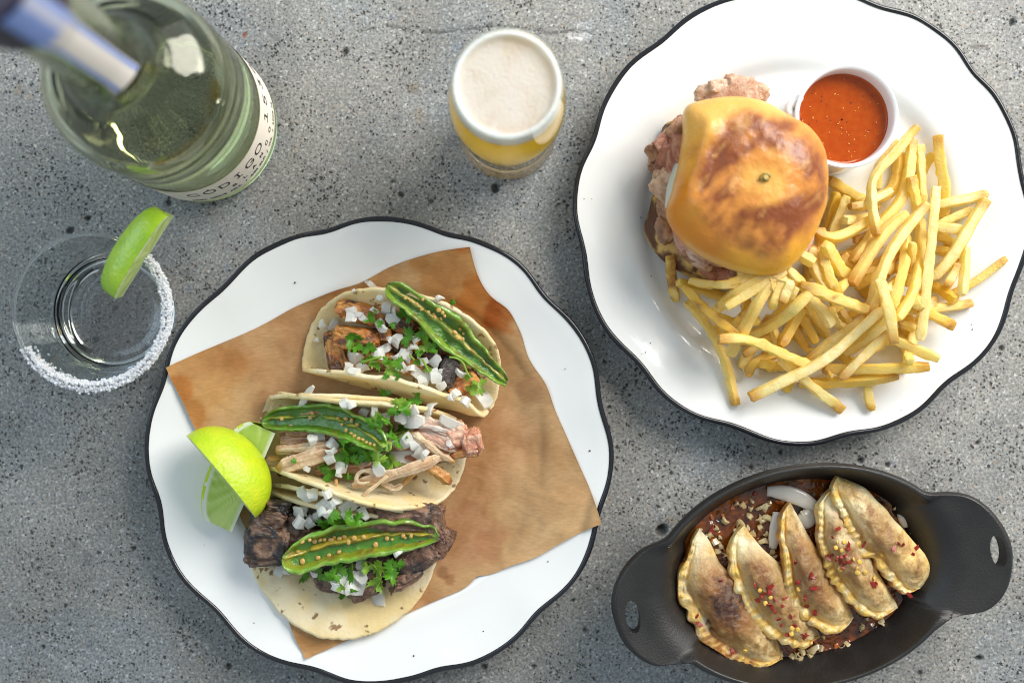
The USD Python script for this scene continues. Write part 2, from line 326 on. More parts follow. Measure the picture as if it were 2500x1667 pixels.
M["speck"] = mat("pepper_speck", (.05, .02, .01), .5)
M["orange_bit"] = mat("pale_spice", (.75, .36, .08), .4)
M["iron"] = mat("cast_iron", (.012, .0105, .010), .38, bump=(1100., .00022, 3), rvar=(45., .33, .52), spec=.6)
M["broth"] = mat("chilli_broth", (.030, .0075, .002), .045, coat=.5, spec=.5, vary=(150., .95, (.27, .064, .0035)), bump=(95., .0035, 3))
M["dough"] = mat("fried_dough", attr=True, rough=.46, coat=.12, sss=.3, sss_s=.002, bump=(300., .0014, 6))
M["flake"] = mat("chilli_flake", (.25, .014, .008), .38)
M["flake_seed"] = mat("chilli_seed", (.72, .44, .08), .35)
M["cabbage"] = mat("braised_cabbage", (.66, .57, .32), .16, coat=.3, sss=.2, sss_s=.002, vary=(200., .6, (.52, .22, .04)))
M["onion_cooked"] = mat("braised_onion", (.72, .62, .50), .2, sss=.4, sss_s=.004, coat=.3)
M["oily_char"] = mat("dark_crumb", (.10, .03, .01), .4)

# ------------------------------------------------------------------ the table top
def table():
    nx, ny = 900, 640; W, H = .78, .56
    x = np.linspace(-W / 2, W / 2, nx); y = np.linspace(-H / 2, H / 2, ny)
    X, Y = np.meshgrid(x, y, indexing="ij")
    pts = np.stack([X, Y, 0 * X], -1)
    z = (meshkit.fbm(pts * 45, 3, 3) - .5) * .0010
    col = np.ones((nx, ny, 3))
    r = np.random.default_rng(3)
    for _ in range(110):                                    # larger blow holes
        cx, cy = r.uniform(-W / 2, W / 2), r.uniform(-H / 2, H / 2); rad = r.uniform(.0009, .0022) * (1 + .7 * (r.random() < .1)); asp = r.uniform(.7, 1.5); a = r.uniform(0, 3.14)
        i0, i1 = np.searchsorted(x, [cx - .005, cx + .005]); j0, j1 = np.searchsorted(y, [cy - .005, cy + .005])
        dx, dy = X[i0:i1, j0:j1] - cx, Y[i0:i1, j0:j1] - cy
        u, w = dx * math.cos(a) + dy * math.sin(a), (-dx * math.sin(a) + dy * math.cos(a)) * asp
        k = np.clip(1 - (u * u + w * w) / rad ** 2, 0, 1) ** .5
        z[i0:i1, j0:j1] -= k * rad * 1.1
        col[i0:i1, j0:j1] *= (1 - .72 * np.minimum(k * 1.6, 1))[..., None]
    crack = [(880, 76), (960, 66), (1010, 74), (1090, 80), (1180, 66), (1290, 74), (1340, 82), (1385, 78), (1440, 66), (1480, 72)]
    cw = np.array([P(*c)[:2] for c in crack]); cw = resample(cw, 220) + (meshkit.noise(np.stack([np.arange(220) * .23] * 3, 1), 4)[:, None] - .5) * .0025
    j0 = np.searchsorted(y, cw[:, 1].min() - .02)
    sub = np.stack([X[:, j0:], Y[:, j0:]], -1)
    dmin = np.full(sub.shape[:2], 1.0)
    for c in cw: dmin = np.minimum(dmin, np.hypot(sub[..., 0] - c[0], sub[..., 1] - c[1]))
    k = np.exp(-(dmin / .0006) ** 2) * (meshkit.noise(np.stack([sub[..., 0] * 90, sub[..., 1] * 90, 0 * dmin], -1), 2) > .3)
    z[:, j0:] -= k * .0009; col[:, j0:] *= (1 - .6 * k)[..., None]
    def chip(px, py, rx, ry, tint):
        c = P(px, py); e = ((X - c[0]) / rx) ** 2 + ((Y - c[1]) / ry) ** 2 + 1.3 * (meshkit.fbm(pts * 260, 3, 8) - .5)
        k = sstep(1.0, .6, e); col[...] = col * (1 - k[..., None]) + k[..., None] * np.asarray(tint)
        return k
    z -= chip(1415, 88, .0075, .0030, (1.75, 1.75, 1.8)) * .0007
    z -= chip(1432, 60, .0075, .0026, (1.35, 1.38, 1.45)) * .0004
    chip(960, 44, .002, .002, (.8, .86, 1.05)); chip(2380, 200, .004, .0015, (.5, .5, .55)); chip(598, 84, .0020, .0020, (.95, .42, .30)); chip(1010, 215, .004, .004, (.8, .74, .66)); chip(2390, 115, .006, .0018, (.55, .52, .5))
    for _ in range(230):                                    # stones of the aggregate showing at the surface
        cx, cy = r.uniform(-W / 2, W / 2), r.uniform(-H / 2, H / 2); rad = r.uniform(.0012, .0034); tint = np.array([(.80, .86, .98), (1.25, 1.25, 1.25), (.70, .70, .72), (1.05, .92, .78), (.9, .97, 1.1)][r.integers(5)])
        i0, i1 = np.searchsorted(x, [cx - .006, cx + .006]); j0, j1 = np.searchsorted(y, [cy - .006, cy + .006])
        e = np.hypot(X[i0:i1, j0:j1] - cx, (Y[i0:i1, j0:j1] - cy) * r.uniform(.7, 1.4)) / rad + 1.2 * (meshkit.fbm(pts[i0:i1, j0:j1] * 420, 2, 5) - .5); k = sstep(1.05, .75, e)[..., None] * .8
        col[i0:i1, j0:j1] = col[i0:i1, j0:j1] * (1 - k) + col[i0:i1, j0:j1] * tint * k
    lower_left = sstep(.05, -.26, X * .62 + Y * .78 + .10 * (meshkit.fbm(pts * 9, 4, 14) - .5))[..., None]  # table tone darker and slightly bluer towards the lower left
    col[...] = col * (1 - lower_left + lower_left * np.array((.70, .715, .73)))
    blue = sstep(.50, .66, meshkit.fbm(pts * 17 + 3, 4, 16))[..., None]; col[...] = col * (1 - blue + blue * np.array((.92, .97, 1.03)))
    col[...] = col * (.80 + .40 * meshkit.fbm(pts * 22 + 5, 3, 9))[..., None]
    v = np.stack([X, Y, z], -1).reshape(-1, 3); f = grid_faces(nx, ny)
    # slab sides and underside
    ring = np.r_[np.arange(nx) * ny, (nx - 1) * ny + np.arange(1, ny), (np.arange(nx - 2, -1, -1)) * ny + ny - 1, np.arange(ny - 2, 0, -1)]
    low = v[ring].copy(); low[:, 2] = -.05; n0 = len(v); v = np.vstack([v, low, [[0, 0, -.05]]])
    a = np.arange(len(ring)); b = (a + 1) % len(ring)
    f = np.vstack([f, np.stack([ring[a], n0 + a, n0 + b], 1), np.stack([ring[a], n0 + b, ring[b]], 1), np.stack([n0 + a, np.full(len(a), n0 + len(ring)), n0 + b], 1)])
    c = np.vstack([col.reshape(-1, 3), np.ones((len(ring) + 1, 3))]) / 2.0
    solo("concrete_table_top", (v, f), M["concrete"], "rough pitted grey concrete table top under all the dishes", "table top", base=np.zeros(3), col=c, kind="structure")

# ------------------------------------------------------------------ plates
RIMZ = .0200
def plate_outline(pts):
    w = np.array([P(x, y, RIMZ)[:2] for x, y in pts])
    return w
class Plate: pass
def make_plate(pts, cpx, label):
    pl = Plate(); c = P(*cpx, RIMZ)[:2]; pl.c = c
    w = np.array([P(x, y, RIMZ)[:2] for x, y in pts]) - c
    th = np.arctan2(w[:, 1], w[:, 0]); r = np.hypot(w[:, 0], w[:, 1]); o = np.argsort(th); th, r = th[o], r[o]
    keep = np.r_[True, np.diff(th) > .02]; th, r = th[keep], r[keep]
    n = 360; a = np.linspace(-np.pi, np.pi, n, endpoint=False)
    cs = CubicSpline(np.r_[th, th[0] + 2 * np.pi], np.r_[r, r[0]], bc_type="periodic")
    rr = cs(np.where(a < th[0], a + 2 * np.pi, a))
    ker = np.exp(-np.arange(-8, 9) ** 2 / 8.); ker /= ker.sum(); rr = np.convolve(np.r_[rr[-8:], rr, rr[:8]], ker, "valid")
    R0 = rr.mean(); pl.R0 = R0; pl.rr, pl.a = rr, a
    fz = np.array([0, .2, .4, .55, .645, .672, .70, .73, .76, .80, .86, .92, .97, 1.0])
    zz = np.array([.0062, .0061, .0060, .0060, .0062, .0073, .0098, .0121, .0132, .0141, .0158, .0177, .0194, .0202])
    zs = CubicSpline(fz, zz); pl.zs = zs
    F = np.unique(np.r_[np.linspace(0.02, .62, 12), np.linspace(.62, .80, 26), np.linspace(.80, 1.0, 16)])
    def rows(F, zf):
        k = sstep(.70, .98, F)[:, None]
        rad = F[:, None] * (R0 * (1 - k) + rr[None] * k)
        return np.stack([c[0] + rad * np.cos(a), c[1] + rad * np.sin(a), np.broadcast_to(zf(F)[:, None], rad.shape)], -1)
    top = rows(F, zs)
    Fb = np.array([1.0, .985, .93, .85, .76, .70, .62, .60, .58, .575, .54, .53, .4, .2, .02])
    zb = lambda q: np.select([q > .99, q > .615], [zs(q) - .0022, zs(np.minimum(q, 1)) - .0040], np.where(np.abs(q - .578) < .025, .0004, .0022))
    bot = rows(Fb, zb)
    v = np.vstack([top.reshape(-1, 3), bot.reshape(-1, 3)]); f = grid_faces(len(F) + len(Fb), n, wrap_m=True)
    v = np.vstack([v, [[*c, zs(0)], [*c, .0022]]]); i = np.arange(n); L = (len(F) + len(Fb) - 1) * n
    f = np.vstack([f, np.stack([np.full(n, len(v) - 2), i, (i + 1) % n], 1), np.stack([np.full(n, len(v) - 1), L + (i + 1) % n, L + i], 1)])
    tm = trimesh.Trimesh(v, f, process=False)
    if tm.volume < 0: f = f[:, ::-1]
    t = thing("scalloped_plate", label, "plate", (*c, 0))
    part(t, "plate_body", (v, f), M["enamel"], smooth=50)
    e = np.stack([c[0] + rr * np.cos(a), c[1] + rr * np.sin(a), np.full(n, zs(1.0) - .0008)], 1)
    e = e + 0.0
    wob = 1 + .22 * (meshkit.noise(np.stack([np.cos(a) * 9, np.sin(a) * 9, 0 * a], 1), 3) - .5)
    # band: a soft bead round the edge
    T = np.roll(e, -1, 0) - np.roll(e, 1, 0); T /= np.linalg.norm(T, axis=1, keepdims=True); N = np.cross(T, [0, 0, 1.])
    sec = np.linspace(0, 2 * np.pi, 10, endpoint=False)
    rv = e[:, None] + N[:, None] * (np.cos(sec)[None, :, None] * .0015 * wob[:, None, None]) - N[:, None] * .0004 + np.array([0, 0, 1.]) * (np.sin(sec)[None, :, None] * .0015)
    bv, bf = rv.reshape(-1, 3), grid_faces(n, 10, True, True)
    if trimesh.Trimesh(bv, bf, process=False).volume < 0: bf = bf[:, ::-1]
    part(t, "rim_band", (bv, bf), M["black_rim"], label="black glazed edge of the plate")
    stamp((v, f)); pl.t = t
    return pl
def plate_z(pl, x, y):
    d = np.hypot(x - pl.c[0], y - pl.c[1]); th = np.arctan2(y - pl.c[1], x - pl.c[0])
    r = np.interp(th, pl.a, pl.rr, period=2 * np.pi)
    F = d / pl.R0; k = sstep(.7, .98, F); F = d / (pl.R0 * (1 - k) + r * k)
    return pl.zs(np.clip(F, 0, 1.0))

TACO_EDGE = [(940,533),(876,537),(837,549),(799,564),(738,572),(700,585),(654,606),(615,629),(589,654),(554,692),(535,711),(501,738),(470,769),(443,803),(420,845),(407,887),(397,937),(374,991),(361,1040),(356,1090),(357,1117),(363,1159),(382,1209),(392,1251),(397,1304),(413,1354),(439,1404),(482,1450),(531,1492),(570,1541),(608,1576),(658,1605),(719,1624),(772,1635),(822,1656),(857,1666),(900,1669),(940,1668),(976,1662),(1022,1652),(1072,1633),(1130,1626),(1187,1606),(1237,1576),(1279,1538),(1309,1499),(1351,1465),(1390,1430),(1420,1388),(1443,1335),(1455,1285),(1464,1243),(1482,1197),(1493,1143),(1495,1115),(1491,1071),(1474,1017),(1462,964),(1457,910),(1440,857),(1409,803),(1371,761),(1329,723),(1298,677),(1267,642),(1225,614),(1179,593),(1137,579),(1099,574),(1061,560),(1019,545),(957,534)]
FRY_EDGE = [(1763,2),(1717,21),(1678,44),(1644,73),(1617,99),(1587,119),(1548,147),(1518,180),(1491,222),(1470,264),(1458,306),(1449,341),(1426,386),(1412,421),(1404,467),(1402,509),(1409,555),(1422,600),(1428,640),(1430,664),(1441,718),(1460,768),(1491,818),(1533,860),(1564,890),(1602,944),(1632,974),(1671,1001),(1717,1022),(1763,1032),(1805,1045),(1854,1066),(1900,1080),(1954,1085),(2007,1080),(2053,1064),(2084,1057),(2137,1051),(2183,1036),(2229,1013),(2267,984),(2298,948),(2325,925),(2367,898),(2401,867),(2432,825),(2451,783),(2461,745),(2470,710),(2489,664),(2501,630),(2512,590),(2516,540),(2512,495),(2500,455),(2493,421),(2487,383),(2482,341),(2466,298),(2443,252),(2417,214),(2382,184),(2367,164),(2348,130),(2313,92),(2267,59),(2229,37),(2183,25),(2145,16),(2110,0),(2065,-16),(2010,-25),(1955,-27),(1905,-22),(1860,-14),(1810,-10)]

exec_order = []
table()
plate_a = make_plate(TACO_EDGE, (928, 1100), "scalloped white plate with black edge holding three tacos on brown paper")
plate_b = make_plate(FRY_EDGE, (1957, 530), "scalloped white plate with black edge holding the sandwich and fries")
# ------------------------------------------------------------------ bottle of clear spirit
def bottle():
    c = P(497, 312)[:2]; R = .0445
    outer = [(0, 0.0012), (.030, .0010), (.038, 0), (.0425, .0008), (R - .0004, .004), (R, .008), (R, .055), (R, .100), (.0440, .106), (.0425, .112), (.0385, .1185), (.0325, .1235), (.0285, .1262), (.0255, .1285), (.0215, .1345), (.0185, .143), (.0170, .153), (.0165, .165), (.0165, .205), (.0172, .208), (.0172, .216), (.0160, .217), (.0112, .217)]
    inner = [(.0112, .217), (.0115, .205), (.0118, .165), (.0122, .153), (.0138, .143), (.0170, .135), (.0215, .1288), (.0262, .1240), (.0310, .1195), (.0362, .1145), (.0395, .108), (.0408, .100), (.0412, .055), (.0412, .017), (.039, .0125), (.030, .0105), (.015, .0125), (0, .0135)]
    def dens(p): 
        p = np.asarray(p); out = [p[0]]
        for a, b in zip(p[:-1], p[1:]):
            k = 3 if np.linalg.norm(b - a) > .004 else 2
            out += [a + (b - a) * t for t in np.linspace(0, 1, k + 1)[1:]]
        return np.array(out)
    g = lathe(np.vstack([dens(outer), dens(inner)[1:]]), *c, 128)
    t = thing("liquor_bottle", "tall round-shouldered clear glass bottle with a cream label and paper seal", "bottle", (*c, 0))
    part(t, "bottle_glass", g, M["green_glass"], smooth=45)
    liq = [(0, .0134), (.015, .0124), (.030, .0104), (.0391, .0124), (.0414, .017), (.0414, .055), (.0410, .100), (.0404, .1035), (.0400, .1040), (.0392, .1037), (0, .1036)]
    solo("bottle_spirit", lathe(dens(liq), *c, 128), M["spirit"], "clear spirit filling the tall round-shouldered bottle", "liquor", smooth=45)
    # label: printed paper round the lower body
    a = np.radians(np.linspace(-136, 52, 90)); z = np.array([.0135, .030, .046])
    def on(r, ang, zz): return np.stack([c[0] + r * np.cos(ang), c[1] + r * np.sin(ang), zz + 0 * ang], -1)
    A, Z = np.meshgrid(a, z, indexing="ij")
    v1 = on(R + .00035, A, Z).reshape(-1, 3); v0 = on(R + .00012, A, Z).reshape(-1, 3)
    f = grid_faces(len(a), len(z)); lab = part(t, "label", (np.vstack([v1, v0]), np.vstack([f, f[:, ::-1] + len(v1)])), M["paper_label"], label="cream paper label printed in black")
    def text(s, h, zc, a0, a1, bold=False, name="lettering", stretch=1.):
        for k, ch in enumerate(s):
            if ch == " ": continue
            m = meshkit.text_mesh(ch, h, .00012, bold=bold); v, ff = np.array(m.vertices), np.array(m.faces)
            v[:, 0] -= v[:, 0].min() + np.ptp(v[:, 0]) / 2
            ang = math.radians(a0 + (a1 - a0) * k / (len(s) - 1)) + v[:, 0] * stretch / (R + .0004)
            w = np.stack([c[0] + (R + .00038 + v[:, 2]) * np.cos(ang), c[1] + (R + .00038 + v[:, 2]) * np.sin(ang), zc + v[:, 1]], 1)
            part(lab, name, (w, ff), M["ink"], smooth=False)
    text("CÓDIGO 1530", .0076, .0296, -84, 34, False, "letter", 1.05)
    text("BLANCO", .0034, .0222, -56, -8, True, "letter")
    text("100% AGAVE AZUL / 40% ALC / VOL / 1000 ML", .0024, .0160, -90, 14, True, "letter")
    # stopper and its paper seal on the side that faces the middle of the table
    part(t, "stopper", lathe([(0, .2175), (.0180, .2175), (.0195, .219), (.0195, .246), (.0180, .249), (0, .249)], *c, 64), M["stopper"], smooth=35)
    a = np.radians(np.linspace(-64, -16, 15)); zz = np.linspace(.150, .2485, 40)
    rr = np.interp(zz, [.150, .160, .206, .2165, .2195, .249], [.0190, .0178, .0176, .0198, .0203, .0203])
    A, Z = np.meshgrid(a, zz, indexing="ij"); RR = np.broadcast_to(rr, A.shape)
    v1 = on(RR + .0004, A, Z).reshape(-1, 3); v0 = on(RR + .0001, A, Z).reshape(-1, 3); f = grid_faces(len(a), len(zz))
    e = np.abs(A - a.mean()) / (a[-1] - a[0]) * 2; blue = sstep(.66, .74, e) * sstep(1.0, .9, e) + .0
    blue = np.maximum(blue, sstep(.215, .222, Z) * (.45 + .4 * (A < a.mean())))
    col = lerp((.80, .74, .68), (.10, .22, .62), np.clip(blue, 0, 1)).reshape(-1, 3)
    part(t, "paper_seal", (np.vstack([v1, v0]), np.vstack([f, f[:, ::-1] + len(v1)])), M["strip"], col=np.vstack([col, col]), label="white and blue paper seal strip down the neck")
bottle()

# ------------------------------------------------------------------ beer glass
def beer():
    c = P(1240, 322)[:2]
    o = smooth_prof([(.0284, .003), (.0274, .010), (.0262, .018), (.0266, .027), (.0280, .040), (.0300, .055), (.0308, .070), (.0298, .086), (.0275, .103), (.0266, .1105)], 40)
    i = smooth_prof([(.0256, .1105), (.0266, .103), (.0289, .086), (.0299, .070), (.0291, .055), (.0270, .040), (.0250, .0285), (.0215, .0235), (.012, .0213), (0, .021)], 60)
    t = thing("beer_glass", "small tulip glass of golden beer with a thick clear foot", "beer glass", (*c, 0))
    up, lo = o[o[:, 1] > .0195], o[o[:, 1] <= .0195]
    ib = i[i[:, 1] > .0215]; bot = i[i[:, 1] <= .0215]
    part(t, "glass_bowl", lathe(np.vstack([up, [(.0256, .1113)], ib]), *c, 128), M["pane"], smooth=45)
    foot = np.vstack([[(0, .001), (.024, .001), (.0270, 0), (.0282, .0012)], lo, [(up[0, 0] - .0004, .0200), (.0225, .0212)], [(q, .0209 if q < .008 else .0211) for q in (.019, .012, .006, 0)]])
    part(t, "glass_foot", lathe(foot, *c, 128), M["glass"], smooth=45)
    zi = lambda z: np.interp(z, i[::-1, 1], i[::-1, 0]) - .0002
    zs = np.linspace(.0226, .0965, 40)
    b = thing("beer", "golden beer with pale foam filling the tulip glass", "beer", (*c, .021))
    part(b, "beer_liquid", lathe(np.vstack([[(0, .0215), (.014, .0216)], [(zi(z), z) for z in zs], [(0, .0965)]]), *c, 128), M["beer"], smooth=45)
    zs = np.linspace(.0968, .1062, 14)
    fv, ff = lathe(np.vstack([[(0, .0968)], [(zi(z), z) for z in zs], [(.0244, .1066), (.0236, .1058), (.0228, .1040), (.021, .1034), (.016, .1032), (.008, .1032), (0, .1032)]]), *c, 128)
    rad = np.hypot(fv[:, 0] - c[0], fv[:, 1] - c[1]); k = meshkit.fbm(fv * 90, 3, 2)
    part(b, "foam", (fv, ff), M["foam"], col=lerp(lerp((.62, .52, .42), (.68, .61, .53), sstep(.35, .6, k)), (.84, .82, .77), sstep(.0234, .0245, rad)))
beer()

# ------------------------------------------------------------------ salt-rimmed tumbler with a lime wedge
def lime_wedge(t, c, axis, mid, spread, L, R, peel, taper=.75, trunc=.06, seed=0):
    """A wedge of lime whose core edge runs through c along axis; mid points to the middle of its peel."""
    axis = np.asarray(axis, float); axis /= np.linalg.norm(axis)
    mid = np.asarray(mid, float); mid = mid - axis * (mid @ axis); mid /= np.linalg.norm(mid); side = np.cross(axis, mid)
    tt = np.linspace(trunc, np.pi - trunc, 40); ph = np.linspace(-spread / 2, spread / 2, 22)
    X = -np.cos(tt) * L; RR = R * np.sin(tt) ** taper
    def pt(x, r, p): return np.asarray(c) + x[..., None] * axis + (r * np.cos(p))[..., None] * mid + (r * np.sin(p))[..., None] * side
    XX, PP = np.meshgrid(X, ph, indexing="ij"); R2 = np.broadcast_to(RR[:, None], XX.shape)
    bump = 1 + .02 * (meshkit.fbm(np.stack([XX * 60, PP * 2, 0 * PP + seed], -1), 2, seed) - .5)
    vo = pt(XX, R2 * bump, PP).reshape(-1, 3); vi = pt(XX, R2 * .93, PP).reshape(-1, 3); n = len(vo)
    f = grid_faces(*XX.shape); 
    def border(a, b):
        ring = np.r_[np.arange(22), (np.arange(1, 40)) * 22 + 21, 39 * 22 + np.arange(20, -1, -1), np.arange(38, 0, -1) * 22]
        k = len(ring); j = np.arange(k); return np.vstack([np.stack([ring[j], ring[(j + 1) % k], n + ring[j]], 1), np.stack([n + ring[j], ring[(j + 1) % k], n + ring[(j + 1) % k]], 1)])
    ff = np.vstack([f, f[:, ::-1] + n, border(0, 0)])
    if trimesh.Trimesh(np.vstack([vo, vi]), ff, process=False).volume < 0: ff = ff[:, ::-1]
    part(t, "peel", (np.vstack([vo, vi]), ff), peel, smooth=50)
    # the flesh: two cut faces with pith under the peel and round the core
    q = np.linspace(0, 1, 20) ; verts, cols, faces = [], [], []
    for s in (-1, 1):
        XX, Q = np.meshgrid(X, q, indexing="ij"); R2 = RR[:, None] * .985 * Q
        d = (meshkit.fbm(np.stack([XX * 500, Q * 3, 0 * Q + s], -1), 3, seed) - .5)
        bulge = .0007 * np.sin(np.pi * Q) * d
        p = pt(XX, R2, 0 * XX + s * spread / 2) + (bulge[..., None] * (side * s))
        edge = (1 - Q) * RR[:, None] / R        # distance from the rind
        pith = np.clip(sstep(.135, .085, edge) + sstep(.10, .02, Q * RR[:, None] / R) * .8 + sstep(.35, .12, RR[:, None] / R + 0 * Q), 0, 1)
        streak = meshkit.fbm(np.stack([np.arctan2(Q * RR[:, None], XX) * 7, Q * 1.5, 0 * Q + 4 * s], -1), 3, seed + 2)
        flesh = lerp((.36, .52, .08), (.55, .70, .20), sstep(.35, .68, streak))
        cl = flesh * (1 - pith[..., None]) + np.array((.84, .88, .66)) * pith[..., None]
        ff = grid_faces(40, 20, off=len(np.vstack(verts)) if verts else 0)
        verts.append(p.reshape(-1, 3)); cols.append(cl.reshape(-1, 3)); faces.append(ff if s > 0 else ff[:, ::-1])
    v, col, ff = np.vstack(verts), np.vstack(cols), np.vstack(faces)
    nrm = np.cross(v[ff[-1, 1]] - v[ff[-1, 0]], v[ff[-1, 2]] - v[ff[-1, 0]])
    want = side * math.cos(spread / 2) - mid * math.sin(spread / 2)
    if nrm @ want < 0: ff = ff[:, ::-1]
    part(t, "flesh", (v, ff), M["lime"], col=col)
    stamp((vo, f)); stamp((v, ff))

def tumbler():
    c = P(312, 764)[:2]; h = .052
    o = smooth_prof([(.0285, .0015), (.0300, .006), (.0335, .022), (.0372, .038), (.0414, h - .001)], 40)
    i = smooth_prof([(.0399, h - .0008), (.0356, .036), (.0318, .022), (.0285, .0135), (.0245, .0108), (.012, .0103), (0, .0102)], 44)
    t = thing("shot_tumbler", "low flared clear glass with a salted rim", "drinking glass", (*c, 0))
    up, lo = o[o[:, 1] > .0100], o[o[:, 1] <= .0100]; iu, il = i[i[:, 1] > .0112], i[i[:, 1] <= .0112]
    part(t, "glass_wall", lathe(np.vstack([up, [(.0410, h), (.0403, h)], iu]), *c, 144), M["tumbler_wall"], smooth=45)
    qa = np.linspace(0, 2 * np.pi, 12); part(t, "rim_bead", lathe(np.stack([.0407 + .0010 * np.cos(qa), h - .0002 + .0010 * np.sin(qa)], 1), *c, 144), M["glass"], smooth=60)
    part(t, "glass_base", lathe(np.vstack([[(0, .0012), (.024, .001), (.0270, 0)], lo, [(up[0, 0] - .0003, .0102)], [(iu[-1, 0] - .0002, iu[-1, 1])], il]), *c, 144), M["glass"], smooth=45)
    zi = lambda z: np.interp(z, i[::-1, 1], i[::-1, 0]) + .00016
    zs = np.linspace(.0103, .0245, 14)
    solo("tumbler_spirit", lathe(np.vstack([[(0, .01015)], [(zi(z), z) for z in zs], [(zi(.0245) - .0012, .0239), (0, .0238)]]), *c, 144), M["spirit_low"], "clear spirit in the low salt-rimmed glass", "liquor", smooth=45)
    r = np.random.default_rng(5); vs, fs = [], []; k = 0; bv, bf = ico(0)
    for _ in range(10500):
        a = math.radians(r.uniform(-150, 58)); e = sstep(-150, -128, math.degrees(a)) * sstep(58, 50, math.degrees(a))
        if r.random() > .25 + .75 * e: continue
        which = r.random(); dz = abs(r.normal(0, .0042)) if which < .62 else abs(r.normal(0, .0022))
        z = h - dz + .0003; ro = np.interp(z, o[:, 1], o[:, 0]); ri = np.interp(z, i[::-1, 1], i[::-1, 0])
        rad = (ro + abs(r.normal(0, .0009)) if which < .62 else ri - abs(r.normal(0, .0006)))
        if which > .93: rad, z = r.uniform(ri, ro), h + r.uniform(0, .0006)
        s = r.uniform(.00025, .00095)
        v = bv * s * r.uniform(.6, 1.3, 3) @ rot_any(r).T + np.array([c[0] + rad * math.cos(a), c[1] + rad * math.sin(a), z])
        vs.append(v); fs.append(bf + k); k += len(v)
    part(t, "salt_rim", (np.vstack(vs), np.vstack(fs)), M["salt"], smooth=False, kind="stuff", label="coarse white salt crusted along the rim")
    a0, a1 = P(392, 512, .064), P(262, 716, .060)
    ax = a1 - a0; cc = (a0 + a1) / 2 + np.array([.0030, -.0015, -.012])
    lt = thing("lime_wedge", "thin green lime wedge perched on the rim of the salted glass", "lime wedge", cc)
    lime_wedge(lt, cc, ax, np.array([-.24, .14, .95]), math.radians(46), np.linalg.norm(ax) / 2 * 1.04, .0195, M["peel_dark"], taper=.42, trunc=.30, seed=3)
tumbler()

# ------------------------------------------------------------------ sandwich
def outline_fn(px, cpx, h):
    c = P(*cpx, h)[:2]; w = np.array([P(*q, h)[:2] for q in px]) - c
    th = np.arctan2(w[:, 1], w[:, 0]); r = np.hypot(w[:, 0], w[:, 1]); o = np.argsort(th); th, r = th[o], r[o]
    cs = CubicSpline(np.r_[th, th[0] + 2 * np.pi], np.r_[r, r[0]], bc_type="periodic")
    return c, lambda a: cs(np.where(a < th[0], a + 2 * np.pi, a))
BUN = [cBun(*q) for q in [(452,382),(530,338),(700,312),(880,320),(1000,360),(1100,420),(1200,480),(1290,570),(1340,680),(1357,800),(1350,950),(1310,1100),(1270,1200),(1180,1340),(1080,1420),(950,1447),(800,1425),(600,1350),(480,1280),(400,1200),(340,1100),(328,1035),(352,950),(375,860),(400,760),(420,640),(436,500)]]
def bun_mesh(px, cpx, zeq, ztop, zbot, topflat, seed, amp=.0012):
    c, rf = outline_fn(px, cpx, zeq); n = 160; a = np.linspace(-np.pi, np.pi, n, endpoint=False); r = rf(a)
    F = np.r_[np.linspace(.01, .9, 34), np.linspace(.92, 1, 9)]; up = zeq + (ztop - zeq) * (1 - F ** topflat) ** .55
    Fd = np.r_[np.linspace(1, .9, 6)[1:], np.linspace(.85, .01, 10)]; dn = zeq - (zeq - zbot) * np.clip((1 - Fd ** 5), 0, 1) ** .5
    FF, ZZ = np.r_[F, Fd], np.r_[up, dn]
    v = np.stack([c[0] + FF[:, None] * r * np.cos(a), c[1] + FF[:, None] * r * np.sin(a), np.broadcast_to(ZZ[:, None], (len(FF), n))], -1)
    d = meshkit.fbm(v * 42 + seed, 3, seed) - .5
    v[..., 2] += d * amp * 4 * (ZZ > zeq)[:, None]; v[..., :2] += ((v[..., :2] - c) * (d * amp * 26)[..., None])
    f = grid_faces(len(FF), n, wrap_m=True)
    if trimesh.Trimesh(v.reshape(-1, 3), f, process=False).volume < 0: f = f[:, ::-1]
    return c, v, f, len(F), FF, a
